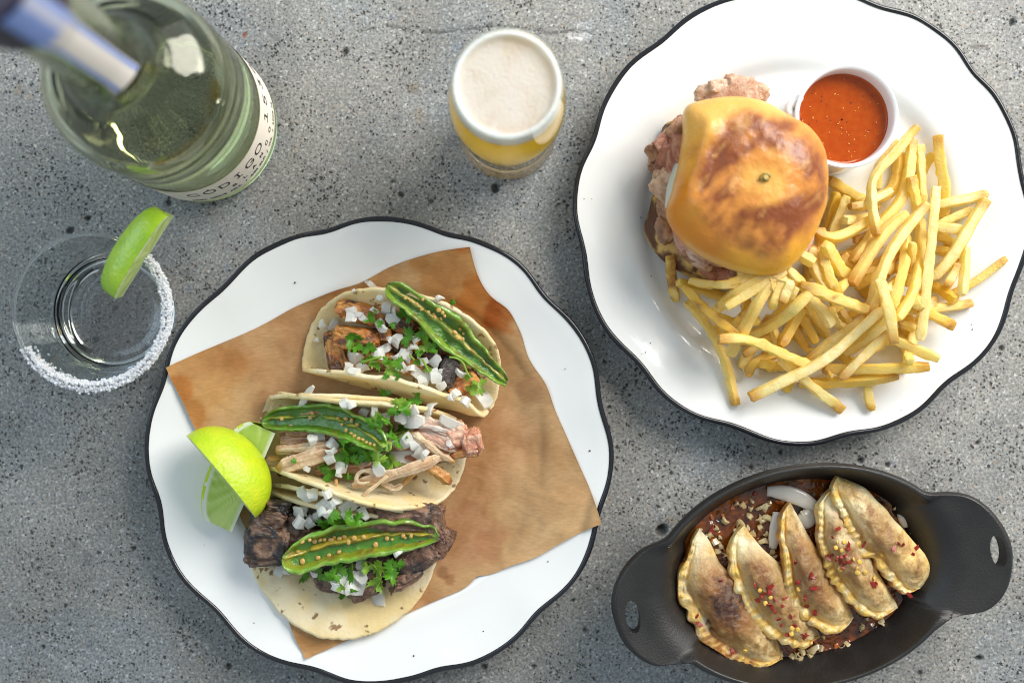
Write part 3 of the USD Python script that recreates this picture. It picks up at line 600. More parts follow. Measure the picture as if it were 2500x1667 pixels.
def sandwich():
    base = P(1790, 485, .0065)
    t = thing("pork_sandwich", "pulled pork sandwich in a griddled glazed bun beside the fries", "sandwich", base)
    low = [(1772 + (x - 1830) * .98, 494 + (y - 455) * .98) for x, y in BUN]
    c, v, f, nt, FF, a = bun_mesh(low, (1772, 494), .0165, .0265, .0068, 5, 11)
    n = meshkit.fbm(v * 130, 4, 5)
    col = lerp((.66, .40, .11), (.10, .035, .012), sstep(.38, .52, n)); col = lerp(col, (.80, .62, .30), sstep(.62, .7, meshkit.fbm(v * 60 + 9, 3, 2))[..., None][..., 0])
    part(t, "bottom_bun", (v.reshape(-1, 3), f), M["col_matte"], col=col.reshape(-1, 3), label="charred toasted lower half of the bun"); stamp((v.reshape(-1, 3), f))
    # pulled pork squeezed out at the sides
    r = np.random.default_rng(21)
    cols = [((.42, .12, .075), (.62, .31, .22)), ((.44, .21, .12), (.64, .42, .28)), ((.26, .075, .045), (.46, .18, .11)), ((.18, .075, .035), (.42, .22, .11)), ((.56, .33, .21), (.74, .53, .38))]
    def chunk(px, rr, ang, zc, k, s):
        cc = P(*px, zc); v, f = blob(cc, rr, ang, r.uniform(-.4, .4), s, .30, 1.9, .7, 3, .12, 7)
        q = meshkit.fbm(v * 330 + s, 3, s); c0, c1 = cols[k]
        part(t, "pork_shred", (v, f), M["pork"], col=lerp(c0, c1, sstep(.35, .65, q))); stamp((v, f))
    for px, rr, ang, zc, k in [((1652,318),(.010,.006,.006),.9,.038,3),((1628,345),(.012,.007,.006),.7,.037,0),((1612,368),(.010,.008,.006),.5,.034,3),((1632,385),(.011,.008,.006),1.2,.038,2),((1606,395),(.008,.007,.006),1.4,.031,3),
        ((1648,402),(.009,.012,.006),.1,.038,0),((1618,420),(.008,.006,.006),1.1,.034,4),((1625,447),(.011,.009,.006),.9,.036,4),((1640,436),(.008,.006,.006),.2,.038,4),((1640,480),(.009,.012,.006),0,.034,1),((1634,520),(.008,.012,.006),.2,.032,3),((1628,560),(.007,.010,.006),.3,.032,3),
        ((1668,372),(.010,.014,.008),.2,.040,0),((1735,224),(.012,.006,.006),.3,.040,4),((1770,216),(.013,.006,.006),.1,.041,4),((1805,212),(.012,.007,.006),-.1,.041,1),((1838,222),(.011,.007,.006),-.5,.040,4),((1780,240),(.02,.008,.006),0,.043,1),
        ((1690,624),(.010,.005,.005),-.6,.034,3),((1712,640),(.009,.005,.005),-.5,.034,1),((1736,660),(.008,.006,.005),-.6,.030,2),((1752,672),(.007,.006,.005),.9,.028,2),((1770,668),(.009,.006,.005),.2,.030,0),((1790,664),(.010,.005,.005),.1,.031,1),((1700,600),(.014,.008,.006),-.7,.036,1),((1810,660),(.010,.006,.005),.1,.032,3)]:
        chunk(px, np.array(rr) * .74, ang, zc, k, int(px[0] * 7 + px[1]) % 997)
    for _ in range(80):                                          # loose threads
        a0 = r.uniform(2.2, 4.6); rad = r.uniform(.034, .0430); q = base[:2] + np.array([.007, .004]) + rad * np.array([math.cos(a0), math.sin(a0)])
        d = r.uniform(0, 6.28); L = r.uniform(.003, .008); z = r.uniform(.030, .041)
        path = resample([[q[0] - L * math.cos(d), q[1] - L * math.sin(d), z], [q[0], q[1], z + .002], [q[0] + L * math.cos(d + .5), q[1] + L * math.sin(d + .5), z - .001]], 9)
        v, f = sweep(path, r.uniform(.0006, .0014) * np.sin(np.linspace(.4, 2.7, 9)), sides=7); c0, c1 = cols[r.integers(5)]
        part(t, "pork_shred", (v, f), M["pork"], col=np.tile(lerp(c0, c1, r.random()), (len(v), 1)))
    # a core of meat under the bun, and melted cheese along its left edge
    v, f = blob(P(1815, 470, .033), (.040, .040, .011), 0, 0, 4, .1, 1.5, .8, 4); q = meshkit.fbm(v * 200, 3, 1)
    part(t, "pork_filling", (v, f), M["pork"], col=lerp((.55, .25, .18), (.78, .54, .42), sstep(.35, .65, q)))
    path = resample([P(1672, 380, .043), P(1655, 430, .0425), P(1642, 480, .0415), P(1636, 510, .040)], 24)
    part(t, "cheese_slice", sweep(path, .0028 * np.sin(np.linspace(.3, 2.9, 24)) + .0016, .0042, roll=.5, sides=14), M["cheese"])
    # top half, browned on the griddle
    c, v, f, nt, FF, a = bun_mesh(BUN, (1830, 455), .052, .0745, .040, 2.6, 4)
    X, Y = v[..., 0], v[..., 1]
    def gau(px, h, s, e=1., ang=0.):
        q = P(*px, h); dx, dy = X - q[0], Y - q[1]; u = dx * math.cos(ang) + dy * math.sin(ang); w = (-dx * math.sin(ang) + dy * math.cos(ang)) * e; return np.hypot(u, w) / s
    top = (np.arange(len(FF)) < nt)[:, None]
    # pinched fold along the left side
    fold = np.exp(-((gau((1712, 350), .066, 1., .30, math.radians(75)) * 1.0) / 1.)**2) * 0
    q0, q1 = P(1735, 282, .066)[:2], P(1672, 470, .064)[:2]; d = (q1 - q0) / np.linalg.norm(q1 - q0); s = ((X - q0[0]) * d[0] + (Y - q0[1]) * d[1]) / np.linalg.norm(q1 - q0); off = -(X - q0[0]) * d[1] + (Y - q0[1]) * d[0]
    ridge = np.exp(-(off / .0045) ** 2) * sstep(-.1, .15, s) * sstep(1.25, .8, s); groove = np.exp(-((off - .009) / .004) ** 2) * sstep(-.1, .15, s) * sstep(1.2, .8, s)
    v[..., 2] += top * (.0030 * ridge - .0012 * groove)
    v[..., 2] += top * .0012 * (meshkit.fbm(v * 130 + 3, 3, 6) - .5) * sstep(.95, .6, FF)[:, None]
    n1 = meshkit.fbm(np.stack([X, Y, 0 * X], -1) * 75, 4, 12); n2 = meshkit.fbm(np.stack([X * .8 + Y * .6, (Y - X) * 1.5, 0 * X], -1) * 85, 5, 31); n3 = meshkit.fbm(np.stack([X, Y, 0 * X], -1) * 30 + 2, 3, 3)
    rho = gau((1872, 437), .073, .0375, 1.0) + .35 * (n1 - .5)
    col = lerp((.82, .39, .026), (.70, .24, .012), sstep(.35, .65, n3))              # glazed side
    col = lerp(col, (.82, .58, .22), (sstep(.93, 1.0, FF)[:, None] * sstep(.3, .6, n1)) * .5)
    under = sstep(-.004, .004, .0475 - v[..., 2]); col = lerp(col, (.82, .64, .36), under * .85)
    north = sstep(.010, .034, Y - c[1]) * sstep(.35, .8, FF)[:, None]; col = lerp(col, (.80, .50, .13), north * .7)
    griddle = sstep(1.20, .80, rho) * top; col = lerp(col, (.64, .25, .045), griddle * .95)
    ring = sstep(.28, .55, rho) * sstep(1.08, .80, rho) * sstep(.26, .66, n2 * .45 + n1 * .45 + .07); col = lerp(col, (.20, .042, .010), np.clip(ring * 1.2, 0, .93) * top)
    mid = sstep(.46, .25, rho); col = lerp(col, (.74, .38, .07), mid * sstep(.35, .6, n1) * top)
    col = lerp(col, (.80, .45, .12), sstep(.60, .75, n2) * griddle * .35)
    part(t, "top_bun", (v.reshape(-1, 3), f), M["bun"], col=col.reshape(-1, 3), label="golden glazed bun top with a dark griddle ring"); stamp((v.reshape(-1, 3), f))
    p = settle((1867, 434), .002); path = [p + [0, 0, -.01], p + [.0002, 0, .0022]]
    k = thing("cocktail_pick", "blunt end of a cocktail pick stuck in the bun top", "cocktail pick", p)
    part(k, "pick_shaft", sweep(resample(path, 4), .0012, sides=10), mat("bamboo", (.55, .40, .14), .5), smooth=40)
    ring = np.array([p + [.0018 * math.cos(q) * 1.4, .0018 * math.sin(q), .0010 + .0004 * math.sin(q)] for q in np.linspace(0, 5.6, 16)])
    part(k, "green_skin", sweep(ring, .0005, sides=6), mat("olive_skin", (.20, .20, .03), .3))
sandwich()

# ------------------------------------------------------------------ ramekin of red sauce
def ramekin():
    h = .046; c = P(2068, 284, h)[:2]; z0 = .0062
    o = [(0, z0 + .0006), (.0225, z0 + .0006), (.0235, z0), (.0250, z0 + .0008), (.0268, .016), (.0274, .034), (.0279, h - .002), (.0281, h - .0006), (.0274, h), (.0262, h - .0004), (.0254, h - .0015), (.0249, .040), (.0246, .030), (.0238, .018), (.020, .0128), (0, .0120)]
    t = thing("sauce_ramekin", "small white china cup of red sauce with a side lug", "ramekin", (*c, z0))
    g = lathe(o, *c, 96); part(t, "cup", g, M["china"], smooth=40); stamp(g)
    q = P(1932, 268, .040); d = np.array([*c, 0]) - [*q[:2], 0]; d /= np.linalg.norm(d); s = np.array([-d[1], d[0], 0])
    path = resample([q + d * .0036 + s * .0072 + [0, 0, -.003], q + d * .002 + s * .0055, q - d * .0015, q + d * .002 - s * .0055, q + d * .0036 - s * .0072 + [0, 0, -.003]], 24)
    part(t, "lug", sweep(path, .0026, .0030, sides=12), M["china"])
    zl = .0375; th = np.linspace(0, 2 * np.pi, 72, endpoint=False); R = np.r_[np.linspace(.0005, .0225, 14), [.0238, .0244, .0249]]
    Z = zl + np.r_[np.zeros(14), [.0002, .0006, .0014]]
    v = np.stack([c[0] + R[:, None] * np.cos(th), c[1] + R[:, None] * np.sin(th), np.broadcast_to(Z[:, None], (17, 72))], -1); v[..., 2] += (meshkit.fbm(v * 120, 2, 1) - .5) * .0006
    w = v.copy(); w[..., 2] = .030; w[..., :2] = c + (w[..., :2] - c) * .985
    f = grid_faces(17, 72, wrap_m=True)
    s_ = thing("red_sauce", "orange-red sauce with dark specks in the white ramekin", "sauce", (*c, .03))
    part(s_, "sauce_pool", (np.vstack([v.reshape(-1, 3), w.reshape(-1, 3)]), np.vstack([f[:, ::-1], f + 17 * 72])), M["sauce"])
    r = np.random.default_rng(4)
    for k in range(60):
        a, q = r.uniform(0, 6.28), .0225 * math.sqrt(r.random()); s = r.uniform(.00015, .00036)
        vv = ico(1)[0] * s * [1, r.uniform(.6, 1.6), .5] @ rotz(r.uniform(0, 3)).T + [c[0] + q * math.cos(a), c[1] + q * math.sin(a), zl + .0002]
        part(s_, "spice_speck", (vv, ico(1)[1]), M["speck"] if k % 3 == 0 else M["orange_bit"])
ramekin()

# ------------------------------------------------------------------ french fries, each dropped on the heap in turn
FR = [  # (crop, points, order, width factor, tips: 0 plain, 1 brown start, 2 brown end, 3 both, 4 browned all over; label)
 ("B", [(50,90),(62,250),(95,400)], 0, 1.1, 4, "dark browned fry at the far left below the sandwich"),
 ("B", [(170,410),(300,560),(400,720),(470,900),(530,1170)], 0, 1.1, 2, "long pale fry lying alone on the plate, leftmost of the heap"),
 ("B", [(1510,960),(1505,1080),(1535,1210)], 0, 1.05, 2, "short fry pointing down at the bottom middle of the plate"),
 ("B", [(1000,860),(930,1010),(900,1075)], 0, 1.0, 0, "stub of a fry under the long bottom fry"),
 ("A", [(1060,1330),(1190,1270),(1310,1190),(1445,1085)], 0, 1.0, 2, "fry with a dark crisp end, rightmost on the plate"),
 ("A", [(700,1460),(920,1430),(1060,1420),(1200,1395)], 0, 1.0, 2, "fry lying flat at the right edge with a square brown tip"),
 ("B", [(1650,350),(1850,450),(1960,500),(2130,590)], 1, 1.1, 2, "fry with a brown end below the flat one at the right"),
 ("B", [(1000,1010),(1300,1005),(1500,990),(1725,945)], 0, 1.1, 2, "lowest flat fry with a toasted right end"),
 ("B", [(1180,900),(1500,910),(1750,900),(1950,890)], 0, 1.1, 2, "long flat fry just above the lowest one"),
 ("A", [(210,540),(320,610),(440,680),(560,720)], 0, 1.1, 1, "dark-tipped fry between bun and ramekin"),
 ("A", [(690,270),(640,340),(570,430),(555,600)], 0, 1.0, 0, "fry curving out from under the ramekin"),
 ("A", [(700,360),(690,500),(640,620),(540,670),(400,730)], 1, 1.2, 0, "thick bent fry below the ramekin"),
 ("A", [(930,360),(880,450),(840,540)], 0, 1.0, 0, "short fry peeking out behind the upright pair"),
 ("A", [(970,235),(985,420),(1015,600),(1010,800)], 1, 1.15, 1, "upright fry standing apart at the upper right"),
 ("B", [(110,265),(300,330),(470,390)], 0, 1.0, 0, None), ("B", [(200,262),(330,285),(560,275)], 0, 1.0, 0, None),
 ("B", [(400,520),(530,560),(700,550)], 0, 1.0, 0, None), ("B", [(520,570),(640,470),(720,420)], 1, .9, 0, "narrow fry end half hidden beneath the broad pair by the bun"),
 ("B", [(380,480),(520,355),(720,225)], 1, 1.15, 0, "broad fry tucked under the bun's lower edge"),
 ("B", [(460,450),(580,375),(720,290),(900,190)], 2, 1.15, 0, "broad fry lying over another beside the bun"),
 ("B", [(145,300),(290,450),(420,565),(540,650)], 1, 1.0, 4, "crisp brown fry beside the long pale one"),
 ("B", [(490,800),(600,600),(690,430),(770,290)], 1, 1.2, 0, "wide fry slanting from the bun down to the knobbly-ended fry"), ("B", [(620,960),(650,890),(740,830),(850,790)], 0, 1.1, 1, None),
 ("B", [(590,800),(700,720),(800,660)], 1, 1.1, 1, "short stub showing just under the knobbly-ended fry"), ("B", [(720,870),(830,880),(940,890)], 0, 1.0, 0, None),
 ("B", [(800,590),(830,680),(850,760)], 1, 1.0, 0, "short upright piece in the gap right of the knobbly-ended fry"), ("B", [(870,230),(830,340),(800,450)], 1, 1.0, 0, "dull fry in shadow directly under the bun's lower right edge"),
 ("B", [(950,590),(1020,700),(1090,790)], 1, 1.0, 0, "shadowed fry left of the slanting bunch, lower of two"), ("B", [(1000,510),(1060,600),(1120,710)], 1, 1.0, 0, "shadowed fry left of the slanting bunch, upper of two"),
 ("B", [(1040,430),(1120,540),(1200,670)], 2, 1.1, 0, "amber fry running down into the gap above the slanting bunch"), ("B", [(1280,440),(1330,520),(1380,590)], 1, 1.0, 0, "small shadowed fry below the fry with the brown left end"),
 ("B", [(1180,900),(1240,970)], 1, .8, 4, "brown sliver under the middle of the longest fry"), ("B", [(1740,620),(1780,730),(1815,855)], 1, .9, 0, "thin fry showing below the brown lower tip at the right"), ("B", [(1730,550),(1850,615)], 1, 1.0, 1, "short brown-ended fry under the longest upright one at the right"),
 ("B", [(860,840),(980,930),(1100,1040),(1200,1120),(1315,1205)], 2, 1.15, 2, "fry with a brown pointed tip at the bottom, crossing under the longest"),
 ("B", [(1560,760),(1650,690),(1760,720),(1900,780),(2025,830)], 2, 1.15, 0, "bent fry reaching right at the lower edge of the heap"),
 ("A", [(265,630),(225,760),(190,870)], 1, 1.15, 0, "short pale fry nearest the bun's right side"),
 ("A", [(335,655),(275,800),(240,900),(235,1000)], 2, 1.15, 0, "pale fry standing parallel to the one against the bun"),
 ("A", [(360,725),(450,710),(560,660),(640,620)], 2, 1.0, 1, "pale dark-tipped fry left of the hooked fry, upper of two"), ("A", [(320,820),(400,815),(480,795)], 2, 1.05, 0, "pale fry left of the hooked fry, lower of two"),
 ("A", [(300,1060),(340,1110),(410,1150)], 2, 1.1, 1, "brown-tipped stub in the hollow right of the thick curved fry"), ("A", [(400,1290),(480,1240),(560,1190)], 1, 1.1, 0, "amber fry crossing beneath the pale blunt one in mid heap"), ("A", [(620,1310),(690,1225)], 2, 1.1, 0, "pointed golden fry end behind the bright slanting one"),
 ("A", [(860,1440),(810,1380),(830,1330)], 2, 1.0, 4, "browned fry piece left of the foot of the longest upright fry"), ("A", [(930,1280),(1010,1320),(1095,1375)], 1, 1.1, 0, "fry pointing down right just above the flat brown-tipped one"),
 ("A", [(1100,1075),(1010,1150),(940,1220)], 1, 1.1, 1, "fry ending in a brown corner beneath the large straight one"), ("A", [(1100,1130),(1070,1210),(1030,1280)], 2, 1.0, 3, "short crisp fry left of the blunt upright one at the right"),
 ("A", [(940,1030),(1050,1040)], 1, 1.0, 0, "pale cross piece under the large straight fry at the right"), ("A", [(960,930),(1040,960),(1050,1010)], 0, 1., 2, None), ("A", [(690,1010),(650,1100),(600,1200)], 1, 1.2, 4, "browned fry deep in the gap between the central fries"),
 ("A", [(390,960),(460,940),(500,910)], 1, 1.1, 4, "browned piece under the burnt-ended fry by the bun"), ("A", [(160,1180),(120,1120),(60,1080)], 1, 1.2, 4, "reddish brown fry behind the narrow pale one by the bun"),
 ("A", [(150,880),(155,1000),(200,1200),(230,1330),(280,1450)], 2, 1.25, 1, "wide golden fry running down from the bun's edge"),
 ("A", [(85,1000),(105,1100),(150,1220),(190,1320)], 2, 1.1, 1, "narrow pale fry beside the bun with a dark fleck at its top"),
 ("A", [(185,990),(240,1090),(300,1180),(370,1240)], 3, 1.3, 0, "thick curved fry in the middle left of the heap"),
 ("A", [(970,710),(1130,680),(1300,645)], 2, 1.05, 2, "pale fry reaching right toward the plate's edge"),
 ("A", [(960,870),(1080,800),(1200,755)], 2, 1.1, 0, "short white fry crossing under the right-hand ones"),
 ("A", [(950,865),(1040,875),(1135,890)], 2, 1.1, 0, "stubby white fry pointing right among the right-hand ones"),
 ("A", [(1165,1010),(1155,1150),(1140,1335)], 2, 1.1, 0, "blunt upright fry at the right of the heap"),
 ("A", [(845,300),(850,450),(860,620),(865,760)], 2, 1.0, 0, "pale upright fry just right of the long curved one"),
 ("A", [(750,920),(735,1120),(690,1300),(655,1420)], 2, 1.1, 0, "pale fry standing left of the long curved central one"), ("A", [(790,980),(780,1150),(760,1280)], 2, .9, 0, "thin amber fry squeezed between two central upright ones"),
 ("B", [(920,175),(1000,260),(1070,340),(1140,420)], 2, 1.0, 0, "fry slanting from the bun to the fry with the brown left end"), ("B", [(1090,20),(1110,150),(1190,310),(1220,400)], 2, 1.15, 0, "pale fry running down from the bun into the heap, left of two"),
 ("B", [(1175,20),(1205,180),(1270,330),(1300,400)], 2, 1.2, 0, "amber fry running down from the bun into the heap, right of two"), ("B", [(1230,470),(1270,560),(1345,625)], 2, 1.1, 0, "fry curling to a thin yellow tip above the slanting bunch"),
 ("B", [(970,310),(890,440),(820,520),(740,575)], 2, 1.1, 2, "long fry with a broken tip slanting below the square-cut stub"), ("B", [(930,250),(900,330),(870,415)], 3, 1.2, 2, "stubby fry with a square cut end below the bun"),
 ("B", [(1020,465),(950,580),(905,660),(860,735)], 3, 1.05, 2, "fry with a brown knobbly lower end in the heap's lower left"),
 ("B", [(1080,390),(1140,450),(1190,510),(1230,585)], 3, 1.1, 0, "bright short fry with a rounded lower tip in mid heap"), ("B", [(1290,320),(1340,265)], 3, 1.1, 2, "tiny yellow fry end beside the fry with the brown left end"),
 ("A", [(790,265),(775,430),(740,600),(680,720),(590,820),(470,980),(370,1110)], 3, 1.25, 3, "long curved pale fry sweeping from near the ramekin to mid heap"),
 ("A", [(780,520),(805,640),(830,760)], 3, 1.1, 1, "short fry with a pointed upper end right of the curved one"),
 ("A", [(750,780),(640,860),(530,1000),(450,1130),(375,1265)], 4, 1.15, 2, "straight pale fry slanting down in the middle of the heap"),
 ("A", [(110,900),(200,940),(300,930),(400,880),(500,820)], 4, 1.15, 1, "fry with a burnt knobbly left end just right of the bun"),
 ("B", [(640,655),(760,600),(900,510),(1070,350)], 3, 1.1, 0, "fry slanting up to the right in the lower left of the heap"),
 ("B", [(1060,850),(1200,730),(1400,600),(1520,520)], 3, 1.1, 1, "upper fry of the slanting bunch at the bottom"),
 ("B", [(1300,980),(1420,860),(1540,750),(1650,630)], 3, 1.2, 3, "fry with a dark nick, lowest of the slanting bunch"),
 ("B", [(410,685),(600,690),(800,760),(950,830),(1080,880)], 4, 1.2, 1, "knobbly-ended fry lying across the lower left of the heap"),
 ("B", [(1340,790),(1480,690),(1650,550)], 4, 1.1, 0, "whitest fry of the slanting bunch at the bottom"),
 ("B", [(640,1115),(850,1010),(1080,900),(1250,790),(1420,640),(1610,470)], 5, 1.2, 1, "longest fry, sweeping up from the bottom of the heap to the right"),
 ("A", [(1300,680),(1180,880),(1060,1080),(935,1225)], 3, 1.25, 1, "large straight fry at the right slanting down to the left"),
 ("A", [(845,820),(850,1000),(830,1180),(780,1350),(690,1500)], 4, 1.15, 0, "long curved fry between the two central upright ones"),
 ("A", [(560,1190),(540,1280),(520,1380),(475,1490)], 4, 1.15, 2, "pale blunt fry left of the two crossing ends"),
 ("A", [(885,715),(790,830),(690,960),(615,1090),(555,1250)], 5, 1.2, 1, "bright fry with a brown cut tip slanting down across the middle"),
 ("B", [(1590,250),(1640,400),(1675,560),(1700,715)], 5, 1.2, 2, "fry with a brown lower tip standing below the bright slanting one"),
 ("A", [(955,595),(935,850),(905,1150),(880,1400),(845,1650)], 5, 1.1, 0, "longest upright fry right of the middle of the heap"),
 ("A", [(15,1265),(120,1305),(250,1360),(380,1410),(470,1440)], 5, 1.2, 1, "fry with a brown left end lying on top at the heap's left middle"),
 ("A", [(825,170),(740,270),(650,380),(570,460),(515,550),(505,660),(520,790),(540,925)], 4, 1.0, 3, "strongly hooked fry leaning on the ramekin"),
]
def fries():
    r = np.random.default_rng(77); order = sorted(range(len(FR)), key=lambda k: FR[k][2])
    fill = []
    for _ in range(32):                                          # the ones half hidden at the bottom of the heap
        x, y = r.uniform(1700, 2270), r.uniform(560, 900)
        if (x - 2010) ** 2 / 260 ** 2 + (y - 750) ** 2 / 170 ** 2 > 1: continue
        a = r.uniform(0, 3.14); L = r.uniform(50, 85); fill.append(("S", [(x - L * math.cos(a), y - L * math.sin(a)), (x + r.normal(0, 5), y + r.normal(0, 5)), (x + L * math.cos(a), y + L * math.sin(a))], 0, 1.1, 0, None))
    items = fill + [FR[k] for k in order]
    for crop, pts, lev, wf, tip, label in items:
        conv = {"A": cA, "B": cB, "S": lambda x, y: (x, y)}[crop]
        px = resample([conv(*q) for q in pts], 40); hw = .00270 * wf * r.uniform(.90, 1.06)
        hw = hw * (.96 if lev < 3 else 1.0)
        z = np.full(40, .012)
        for _ in range(3):
            w = np.array([P(*q, h) for q, h in zip(px, z)]); H = height(w, hw * .6) + hw * .80
            s = np.linspace(-1, 1, 40); zz = None
            # the lowest straight stick that stays above what is there, bent a little to follow it
            best = 1e9
            for k in np.linspace(-.035, .035, 57):
                c0 = np.percentile(H - k * s, 90)
                cost = c0 + .15 * abs(k)
                if cost < best: best, zz = cost, c0 + k * s
            follow = np.convolve(np.r_[[H[0]] * 9, H, [H[-1]] * 9], np.ones(19) / 19, "valid")
            z = np.minimum(.72 * zz + .28 * follow, .050)
        n = max(12, int(np.linalg.norm(np.diff(w, axis=0), axis=1).sum() / .0026)); n = min(n, 40)
        path = resample(w, n); ang = np.linspace(0, 2 * np.pi, 16, endpoint=False)
        prof = np.stack([np.sign(np.cos(ang)) * np.abs(np.cos(ang)) ** .34, np.sign(np.sin(ang)) * np.abs(np.sin(ang)) ** .34], 1) * .90
        u = np.linspace(0, 1, n); ends = np.minimum(1, np.where(u < .5, u * n / r.choice([.9, 1., 2.5, 7.]) + r.uniform(.6, 1), (1 - u) * n / r.choice([.9, 1., 2.5, 7.]) + r.uniform(.6, 1)))
        wx = hw * ends * (1 + .16 * (meshkit.noise(np.stack([u * 5 + r.uniform(0, 50), u * 0, u * 0], 1), 2) - .5)); wy = hw * np.minimum(1, ends + .1) * r.uniform(.85, 1.0)
        path = np.vstack([path[0] - (path[1] - path[0]) * .13, path, path[-1] + (path[-1] - path[-2]) * .13]); wx = np.r_[wx[0] * .86, wx, wx[-1] * .86]; wy = np.r_[wy[0] * .86, wy, wy[-1] * .86]
        v, f = sweep(path, wx, wy, profile=prof, roll=r.uniform(-.45, .45) + np.linspace(0, r.uniform(-.6, .6), n + 2))
        v = v + (meshkit.fbm(v * 300, 3, 3)[:, None] - .5) * .0016
        nn = n + 2; uu = np.r_[np.repeat(np.linspace(0, 1, nn), 16), 0, 1]; pn = meshkit.fbm(v * 120, 3, 8)
        corner = np.r_[np.tile(np.abs(np.sin(2 * ang)), nn), .6, .6]
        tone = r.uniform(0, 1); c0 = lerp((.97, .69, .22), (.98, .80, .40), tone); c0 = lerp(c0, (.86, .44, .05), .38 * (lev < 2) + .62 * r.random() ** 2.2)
        col = lerp(np.tile(c0, (len(v), 1)), (.88, .42, .035), np.clip(.95 * sstep(.50, 1, corner) * sstep(.25, .6, pn), 0, 1))
        brown = np.zeros(len(v)); L = 1. / max(n * .0026 / .0095, 2)
        if tip in (1, 3): brown = np.maximum(brown, sstep(L * 1.3, L * .3, uu + .5 * L * (pn - .5)))
        if tip in (2, 3): brown = np.maximum(brown, sstep(L * 1.3, L * .3, 1 - uu + .5 * L * (pn - .5)))
        if tip == 4: brown = np.maximum(brown, sstep(.40, .58, pn))
        col = lerp(col, lerp((.45, .17, .03), (.20, .06, .012), sstep(.5, .65, pn)), brown * .9)
        if r.random() < .6:
            dd = np.linalg.norm(v - v[r.integers(len(v))], axis=1); col = lerp(col, (.16, .06, .02), .8 * sstep(.0016, .0006, dd))
        stamp((v, f))
        solo("french_fry", (v, f), M["fry"], label or ("thin golden fry in the tangle of the heap beside the sandwich" if lev else "fry half buried at the bottom of the heap beside the sandwich"), "french fry", col=col,
             group=None if label else ("fries tangled in the heap" if lev else "fries buried in the heap"))
fries()
